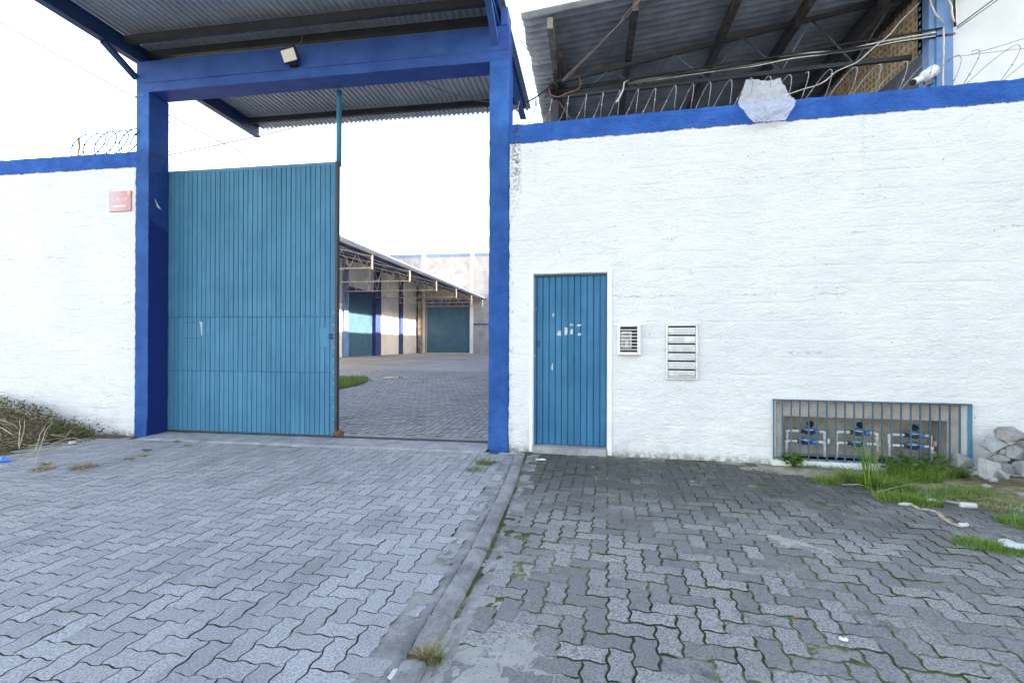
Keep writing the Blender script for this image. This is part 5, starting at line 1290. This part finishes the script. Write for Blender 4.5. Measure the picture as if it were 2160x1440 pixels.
leafy('spiky green weed at the left foot of the meter grille', 1675, 985, 26, 0.075, 0.14, 1, 0.12)
leafy('broad leaved weed in the grass before the middle meters', 1880, 1000, 22, 0.07, 0.22, 2, 0.16)
leafy('broad leaved weed in the grass before the right meters', 1950, 1000, 30, 0.08, 0.20, 3, 0.24)
leafy('small round leaved weed low in the grass by the tall stalks', 1868, 1035, 14, 0.05, 0.09, 4, 0.10)
leafy('weed seedlings inside the niche behind the bars', 1888, 968, 8, 0.045, 0.22, 5, 0.05)
leafy('dark leaved weed at the right edge of the grass by the rubble', 2035, 1010, 12, 0.05, 0.09, 6, 0.10)

# rubble heap at the wall's right end
def rock(label, px, py, z, sx, sy, sz, seed, mat='rock', rot=(0, 0, 0), lift=None, dy=0.0):
    rr = random.Random(seed); bm = bmesh.new()
    for _ in range(12):
        v = Vector((rr.gauss(0, 1), rr.gauss(0, 1), rr.gauss(0, 1))).normalized(); p_ = Vector((abs(v.x) ** 0.6 * math.copysign(1, v.x), abs(v.y) ** 0.6 * math.copysign(1, v.y), abs(v.z) ** 0.6 * math.copysign(1, v.z))) * rr.uniform(0.85, 1.05)
        bm.verts.new((p_.x * sx / 2, p_.y * sy / 2, p_.z * sz / 2))
    q = bmesh.ops.convex_hull(bm, input=bm.verts); bmesh.ops.delete(bm, geom=[e for e in q['geom_interior'] if isinstance(e, bmesh.types.BMVert)], context='VERTS')
    bmesh.ops.bevel(bm, geom=list(bm.edges), offset=min(sx, sy, sz) * 0.025, segments=1, affect='EDGES'); bmesh.ops.recalc_face_normals(bm, faces=bm.faces)
    me = bpy.data.meshes.new('rubble_stone'); bm.to_mesh(me); bm.free(); me.materials.append(MAT[mat])
    zmin = min((Matrix.Rotation(rot[2], 3, 'Z') @ Matrix.Rotation(rot[1], 3, 'Y') @ Matrix.Rotation(rot[0], 3, 'X') @ v.co).z for v in me.vertices)
    p = on_z(px, py, z); o = put('rubble_stone', me, None, (p.x, p.y + dy, z - zmin - 0.012), rot); return tag(o, label, 'stone', 'rubble at the foot of the wall')
def heap(label, x0, y0, x1, y1, v, thick, seed, mat='rock', rot=(0, 0, 0)):
    """a stone of the heap: its real size and place from where it stands v metres before the wall"""
    u, z = rw_at((x0 + x1) / 2, (y0 + y1) / 2, v); p = rw(u, v, z); k = (p - CAM).dot(_fwd) / FPX
    o = rock(label, 1500, 1100, 0.0, (x1 - x0) * k * 1.10, thick, (y1 - y0) * k * 1.12, seed, mat, rot); o.location = p; return o
heap('round topped rubble stone against the right end of the grille', 2008, 957, 2051, 986, -0.12, 0.15, 3)
heap('big upright pale stone at the front left of the rubble heap', 2061, 966, 2107, 1010, -0.42, 0.16, 4, rot=(0.1, 0.1, 0.1))
heap('pale wedge shaped stone at the front of the heap, right of the big upright one', 2094, 990, 2123, 1010, -0.47, 0.12, 5, rot=(0, 0.3, 0))
heap('palm sized stone below the wedge stone', 2086, 1006, 2101, 1017, -0.52, 0.06, 15)
heap('rounded grey stone in the middle of the heap', 2106, 973, 2137, 997, -0.36, 0.14, 6)
heap('large pale stone at the right picture edge of the heap', 2143, 970, 2190, 1010, -0.44, 0.2, 7)
heap('tan stone above the big upright one', 2086, 956, 2118, 977, -0.31, 0.16, 8, 'rock2', (0, 0.1, 0))
heap('brownish stone right of the tan one', 2110, 952, 2136, 976, -0.27, 0.15, 9, 'rock2')
heap('flat tilted slab on the left shoulder of the heap', 2078, 925, 2127, 948, -0.27, 0.22, 10, 'rock', (0.25, -0.18, 0.2))
heap('thin sliver of stone wedged below the tilted slab', 2100, 946, 2126, 957, -0.27, 0.12, 20, 'rock2', (0, 0.12, 0))
heap('dark weathered slab on top of the heap', 2109, 903, 2163, 932, -0.20, 0.24, 11, 'rock2', (0.3, 0.1, 0.1))
heap('pale flat block leaning on the right of the heap', 2127, 939, 2159, 973, -0.33, 0.10, 12, 'rock', (-0.2, 0.35, 0))
heap('pale stone high at the right edge of the heap', 2148, 925, 2182, 950, -0.26, 0.18, 13)
heap('dark stone in the hollow under the leaning block', 2128, 966, 2150, 990, -0.24, 0.14, 18, 'rock2')
heap('broad base stone at the back of the heap by the wall', 2095, 935, 2150, 985, -0.14, 0.16, 19, 'rock2')
heap('grey stone at the back, right of the broad base stone', 2150, 940, 2200, 985, -0.15, 0.2, 21, 'rock')
rock('small flat stone half buried before the heap', 2078, 1028, 0.01, 0.14, 0.10, 0.05, 14, rot=(0, 0.1, 0.4))
rock('flat stone lying in the weeds below the right meters', 1958, 985, 0.01, 0.20, 0.10, 0.06, 16, rot=(0, 0, 0.2), dy=-0.02)
rock('pale stone at the right picture edge in the straw', 2158, 1048, 0.01, 0.12, 0.10, 0.05, 17)
rock('squat stone beyond the right picture edge at the heap foot', 2225, 1000, 0.02, 0.24, 0.2, 0.18, 30)
rock('brown stone beyond the right picture edge, farthest of the heap', 2260, 985, 0.02, 0.24, 0.2, 0.20, 31, 'rock2')

# litter
def scrap(name, label, px, py, pts, z, mat, crumple=0.01, seed=0, cat='litter'):
    p = on_z(px, py, z); rr = random.Random(seed); n_ = len(pts); m = MB(); cx = sum(q[0] for q in pts) / n_; cy = sum(q[1] for q in pts) / n_
    crumple *= 0.6; top = [(x, y, rr.uniform(0.001, crumple)) for x, y in pts]; mid = [((x + cx) / 2 + rr.gauss(0, 0.004), (y + cy) / 2 + rr.gauss(0, 0.004), rr.uniform(0.3, 1.6) * crumple) for x, y in pts]
    m.v = top + mid + [(cx, cy, crumple * 0.8)] + [(x * 0.96, y * 0.96, -0.001) for x, y in pts]
    for i in range(n_):
        j = (i + 1) % n_; m.f += [(i, j, n_ + j, n_ + i), (n_ + i, n_ + j, 2 * n_), (2 * n_ + 1 + i, 2 * n_ + 1 + j, j, i)]
    m.f.append(tuple(2 * n_ + 1 + i for i in range(n_ - 1, -1, -1)))
    return tag(m.build(name, mat, None, False, True, (p.x, p.y, z)), label, cat)
S = lambda w, h, k=7, sd=0: [(w / 2 * math.cos(2 * PI * i / k) * (1 + 0.25 * math.sin(i * 2.3 + sd)), h / 2 * math.sin(2 * PI * i / k) * (1 + 0.25 * math.cos(i * 1.7 + sd))) for i in range(k)]
scrap('plastic_shell', 'white oval plastic piece on the dark pavers before the door', 1140, 969, S(0.115, 0.05, 10), 0.004, MAT['whitep'], 0.012, 1)
scrap('paper_scrap', 'white paper scrap at the front edge of the grass', 1907, 1063, S(0.10, 0.06, 5, 1), 0.006, MAT['paper'], 0.02, 2)
scrap('paper_scrap', 'crumpled pale wrapper in the grass edge', 1970, 1058, S(0.11, 0.06, 6, 2), 0.012, MAT['paper'], 0.03, 3)
scrap('paper_scrap', 'large white paper torn open at the right picture edge', 2140, 1150, S(0.20, 0.13, 7, 3), 0.012, MAT['paper'], 0.03, 4)
scrap('paper_scrap', 'small white tissue at the end of the tan rag strip', 2033, 1108, S(0.055, 0.06, 6, 1), 0.008, MAT['paper'], 0.025, 5)
scrap('paper_scrap', 'white paper fleck on the driveway by the near kerb end', 830, 1420, S(0.028, 0.075, 5, 1), 0.003, MAT['paper'], 0.006, 6)
scrap('plaster_crumb', 'white crumb of plaster left of the kerb', 908, 1305, S(0.045, 0.04, 7, 2), 0.004, MAT['rock'], 0.016, 7)
scrap('bottle_cap', 'grey white bottle cap among the worn pavers', 1780, 1348, S(0.035, 0.028, 8), 0.004, MAT['whitep'], 0.008, 8)
scrap('pale_pebble', 'pale pebble lying in a paver joint at the lower right', 1578, 1388, S(0.020, 0.024, 6), 0.002, MAT['rock'], 0.012, 9)
scrap('tile_shard', 'orange brown shard lying in the paver joint at lower right', 1682, 1300, S(0.035, 0.018, 6), 0.003, simple('terracotta', (0.35, 0.17, 0.10), 0.8), 0.010, 10)
scrap('plastic_scrap', 'bright blue plastic piece at the left picture edge below the brush pile', 8, 972, S(0.14, 0.09, 6, 2), 0.01, MAT['bluelitter'], 0.05, 11)
scrap('paper_scrap', 'pale wrapper at the foot of the brush pile', 150, 935, S(0.12, 0.09, 6, 4), 0.01, MAT['paper'], 0.04, 12)
p0, p1 = on_z(2024, 1064, 0.025), on_z(2060, 1067, 0.025); m = MB(); d = (p1 - p0).normalized()
m.tube([p0, p0 + d * 0.005, p1 - d * 0.005, p1], [0.018, 0.022, 0.022, 0.018], 14); tag(m.build('paper_roll', simple('pale_lilac_paper', (0.55, 0.53, 0.56), 0.7), None, True), 'pale cardboard tube lying on the soil of the verge', 'tube')
m = MB(); m.bar(on_z(1995, 1056, 0.016), on_z(2022, 1061, 0.018), 0.045, 0.012); tag(m.build('card_strip', MAT['card']), 'flat grey card strip beside the cardboard tube', 'card')
m = MB(); pts = [on_z(a, b, 0.008) for a, b in ((1922, 1063), (1940, 1073), (1960, 1074), (1978, 1080), (1990, 1092), (2005, 1102), (2028, 1110))]
for a, b in zip(pts, pts[1:]): m.bar(a, b + (b - a) * 0.08, 0.032, 0.006)
tag(m.build('rag_strip', MAT['tan']), 'twisted tan rag strip trailing from the grass over the pavers', 'rag')
m = MB(); pts = [on_z(a, b, 0.012) for a, b in ((1935, 1052), (1985, 1040), (1830, 1025), (1810, 1022))]; m.tube([on_z(1850, 1037, 0.05), on_z(1895, 1026, 0.06), on_z(1935, 1018, 0.07)], 0.003, 4); m.tube([on_z(1776, 1022, 0.01), on_z(1810, 1021, 0.03), on_z(1830, 1026, 0.01)], 0.003, 4)
tag(m.build('dry_stalk', MAT['twig_pale'], None, True), 'pale dry stalks lying across the grass', 'stalk')
for i, (px, py) in enumerate(((1200, 960), (1225, 958), (1460, 1015), (1250, 985))): scrap('stone_chip', ('pale chip on the dark pavers below the door', 'second pale chip by the door step', 'pale chip on the footpath below the mailbox', 'flat chip on the dark pavers right of the door')[i], px, py, S(0.03, 0.02, 6, i), 0.003, MAT['rock'], 0.010, 40 + i, 'stone chip')

# ================================================================== BRUSH PILE at the left wall
bp = thing('brush_pile', 'heap of cut branches and wilting leaves against the left wall', 'brush pile', (-7.35, -0.72, 0))
rr = random.Random(77)
def surf(x):      # heap profile along the wall, falling to the right
    return max(0.0, 0.46 * (1 - ((x + 0.9) / 1.80) ** 2)) if x > -0.9 else 0.46
def heap_z(x, y): return surf(x) * max(0.0, 1 - (abs(y - 0.30) / 0.95) ** 1.7)
def rnd_pt(k=1.0):
    for _ in range(40):
        x = rr.uniform(-2.0, 0.95); y = rr.uniform(-0.68, 0.66); h = heap_z(x, y)
        if h > 0.02: break
    return Vector((x, y, h * k * rr.uniform(0.72, 1.12) + 0.01))
core = MB(); nx, ny = 40, 22
for j in range(ny + 1):
    for i in range(nx + 1):
        x = -2.3 + 3.1 * i / nx; y = -0.62 + 1.30 * j / ny
        h = heap_z(x, y) * 0.82 - 0.02
        core.v.append((x, y, h + 0.05 * noise.fractal(Vector((x * 6, y * 6, 1)), 0.7, 2, 4)))
for j in range(ny):
    for i in range(nx):
        a = j * (nx + 1) + i; core.f.append((a, a + 1, a + nx + 2, a + nx + 1))
core.build('leaf_litter', MAT['earth'], bp, False, False)['kind'] = 'stuff'
def crooked(p, d, l, r0, n_=5, bend=0.35):
    pts = [Vector(p)]; d = Vector(d).normalized()
    for k in range(n_):
        d = (d + Vector((rr.gauss(0, bend), rr.gauss(0, bend), rr.gauss(0, bend * 0.7)))).normalized(); pts.append(pts[-1] + d * l / n_)
    return [Vector((q.x, min(q.y, 0.68), max(q.z, 0.006))) for q in pts], [r0 * (1 - 0.7 * k / n_) for k in range(n_ + 1)]
m1, m2 = MB(), MB()
for k in range(900):
    p = rnd_pt(); a = rr.uniform(0, 6.28); pts, rs = crooked(p, (math.cos(a), math.sin(a) * 0.5, rr.gauss(0.12, 0.25)), rr.uniform(0.10, 0.36), rr.uniform(0.0015, 0.0042), 4, 0.3)
    (m1 if k % 2 else m2).tube(pts, rs, 4)
m1.build('twigs', MAT['twig'], bp, False, False)['kind'] = 'stuff'; m2.build('pale_twigs', MAT['twig_pale'], bp, False, False)['kind'] = 'stuff'
def bpt(px, py, y): q = on_y(px, py, y); return q - Vector((-7.35, -0.72, 0))
for path_ in ([(75, 980, -1.5), (95, 910, -1.3), (110, 890, -1.2)], [(75, 950, -1.4), (85, 915, -1.3), (100, 890, -1.15)], [(35, 975, -1.5), (70, 952, -1.4), (88, 935, -1.2), (130, 935, -1.0), (140, 945, -1.05)], [(40, 945, -1.4), (40, 920, -1.35), (43, 900, -1.25), (42, 885, -1.1)], [(41, 940, -1.4), (50, 915, -1.3), (52, 885, -1.1)], [(105, 917, -0.7), (140, 920, -0.6), (150, 905, -0.5), (177, 894, -0.3)], [(60, 940, -1.0), (110, 935, -0.8), (150, 922, -0.6), (180, 930, -0.6)], [(0, 885, -1.0), (30, 895, -0.95), (38, 905, -0.95)], [(0, 900, -1.2), (20, 912, -1.2), (24, 915, -1.25)], [(80, 862, -0.4), (84, 850, -0.35), (86, 843, -0.33)], [(60, 960, -1.45), (110, 948, -1.2), (150, 938, -1.0)]):
    pts = [bpt(*q) for q in path_]; full = []
    for a, b in zip(pts, pts[1:]): full += [a.lerp(b, t) + Vector((rr.gauss(0, .004), 0, rr.gauss(0, .004))) for t in (0, 0.33, 0.66)]
    full.append(pts[-1]); full = [Vector((q.x, q.y, max(0.01, q.z))) for q in full]
    MB().tube(full, [0.0045 * (1 - 0.6 * k / len(full)) for k in range(len(full))], 6).build('branch', MAT['twig_pale'], bp, True, False)
for mt, n_, sz in (('brushleaf', 5200, 0.034), ('drybrown', 3600, 0.028), ('olive', 900, 0.024)):
    lf = MB()
    for k in range(n_):
        p = rnd_pt(1.15); 
        if mt == 'olive': p = Vector((rr.gauss(0.45, 0.28), rr.uniform(-0.75, -0.35), rr.uniform(0.02, 0.14)))
        if mt == 'brushleaf' and k > 4600: p = Vector((rr.uniform(0.55, 1.15), rr.gauss(0.35, 0.14), 0)); p.z = rr.uniform(0.02, 0.24) * (1.25 - 0.7 * p.x) * 1.4
        p.y = min(p.y, 0.69)
        d = Vector((rr.gauss(0, 1), rr.gauss(0, 1), rr.gauss(0, 0.7))).normalized(); s = d.orthogonal().normalized(); s.rotate(Matrix.Rotation(rr.uniform(0, 6.28), 3, d)); l = sz * rr.uniform(0.5, 1.5); b = len(lf.v)
        lf.v.extend([tuple(p), tuple(p + d * l * 0.5 + s * l * 0.22), tuple(p + d * l), tuple(p + d * l * 0.5 - s * l * 0.22)]); lf.f.append((b, b + 1, b + 2, b + 3))
    lf.build('leaves', MAT[mt], bp, False, False)['kind'] = 'stuff'
# twig sprouts at the wall foot right of the heap
m = MB()
for k in range(30):
    p = Vector((rr.gauss(-6.22, 0.06), -0.10 + rr.gauss(0, 0.03), 0.0)); pts, rs = crooked(p, (rr.gauss(0.2, 0.6), -0.3, 1), rr.uniform(0.05, 0.15), 0.003, 4, 0.35); m.tube(pts, rs, 4)
tag(m.build('dead_sprout', MAT['twig'], None, False, False), 'dead grey sprout at the foot of the left wall', 'plant')
# grass island in the yard
isl = MB(); gz = yard_z(gi[0], gi[1]); n_ = 40
isl.v.append((gi[0], gi[1], gz + 0.04))
for k in range(n_): a = 2 * PI * k / n_; isl.v.append((gi[0] + gi[2] * math.cos(a), gi[1] + gi[3] * math.sin(a), yard_z(0, gi[1] + gi[3] * math.sin(a)) + 0.01))
isl.f = [(0, 1 + k, 1 + (k + 1) % n_) for k in range(n_)]
tag(isl.build('island_soil', MAT['earth'], None, True, False), kind='structure')
g = MB()
for _ in range(5200):
    a = r.uniform(0, 6.28); q = math.sqrt(r.random()) * 0.99; x, y = gi[0] + gi[2] * q * math.cos(a), gi[1] + gi[3] * q * math.sin(a); blade(g, (x, y, yard_z(x, y) + 0.02), r.uniform(0.05, 0.13), 0.012, r.uniform(0.2, 1.0), r.uniform(0, 6.28), r, 2)
g3 = MB()
for _ in range(1800):
    a = r.uniform(0, 6.28); q = math.sqrt(r.random()) * 1.02; x, y = gi[0] + gi[2] * q * math.cos(a), gi[1] + gi[3] * q * math.sin(a); blade(g3, (x, y, yard_z(x, y) + 0.02), r.uniform(0.06, 0.17), 0.012, r.uniform(0.3, 1.4), r.uniform(0, 6.28), r, 2)
tag(g3.build('island_straw', MAT['olive'], None, False, False), 'yellowing blades among the oval grass patch inside the gate', 'grass', kind='stuff')
tag(g.build('island_grass', MAT['grass'], None, False, False), 'oval patch of grass just inside the gate', 'grass', kind='stuff')
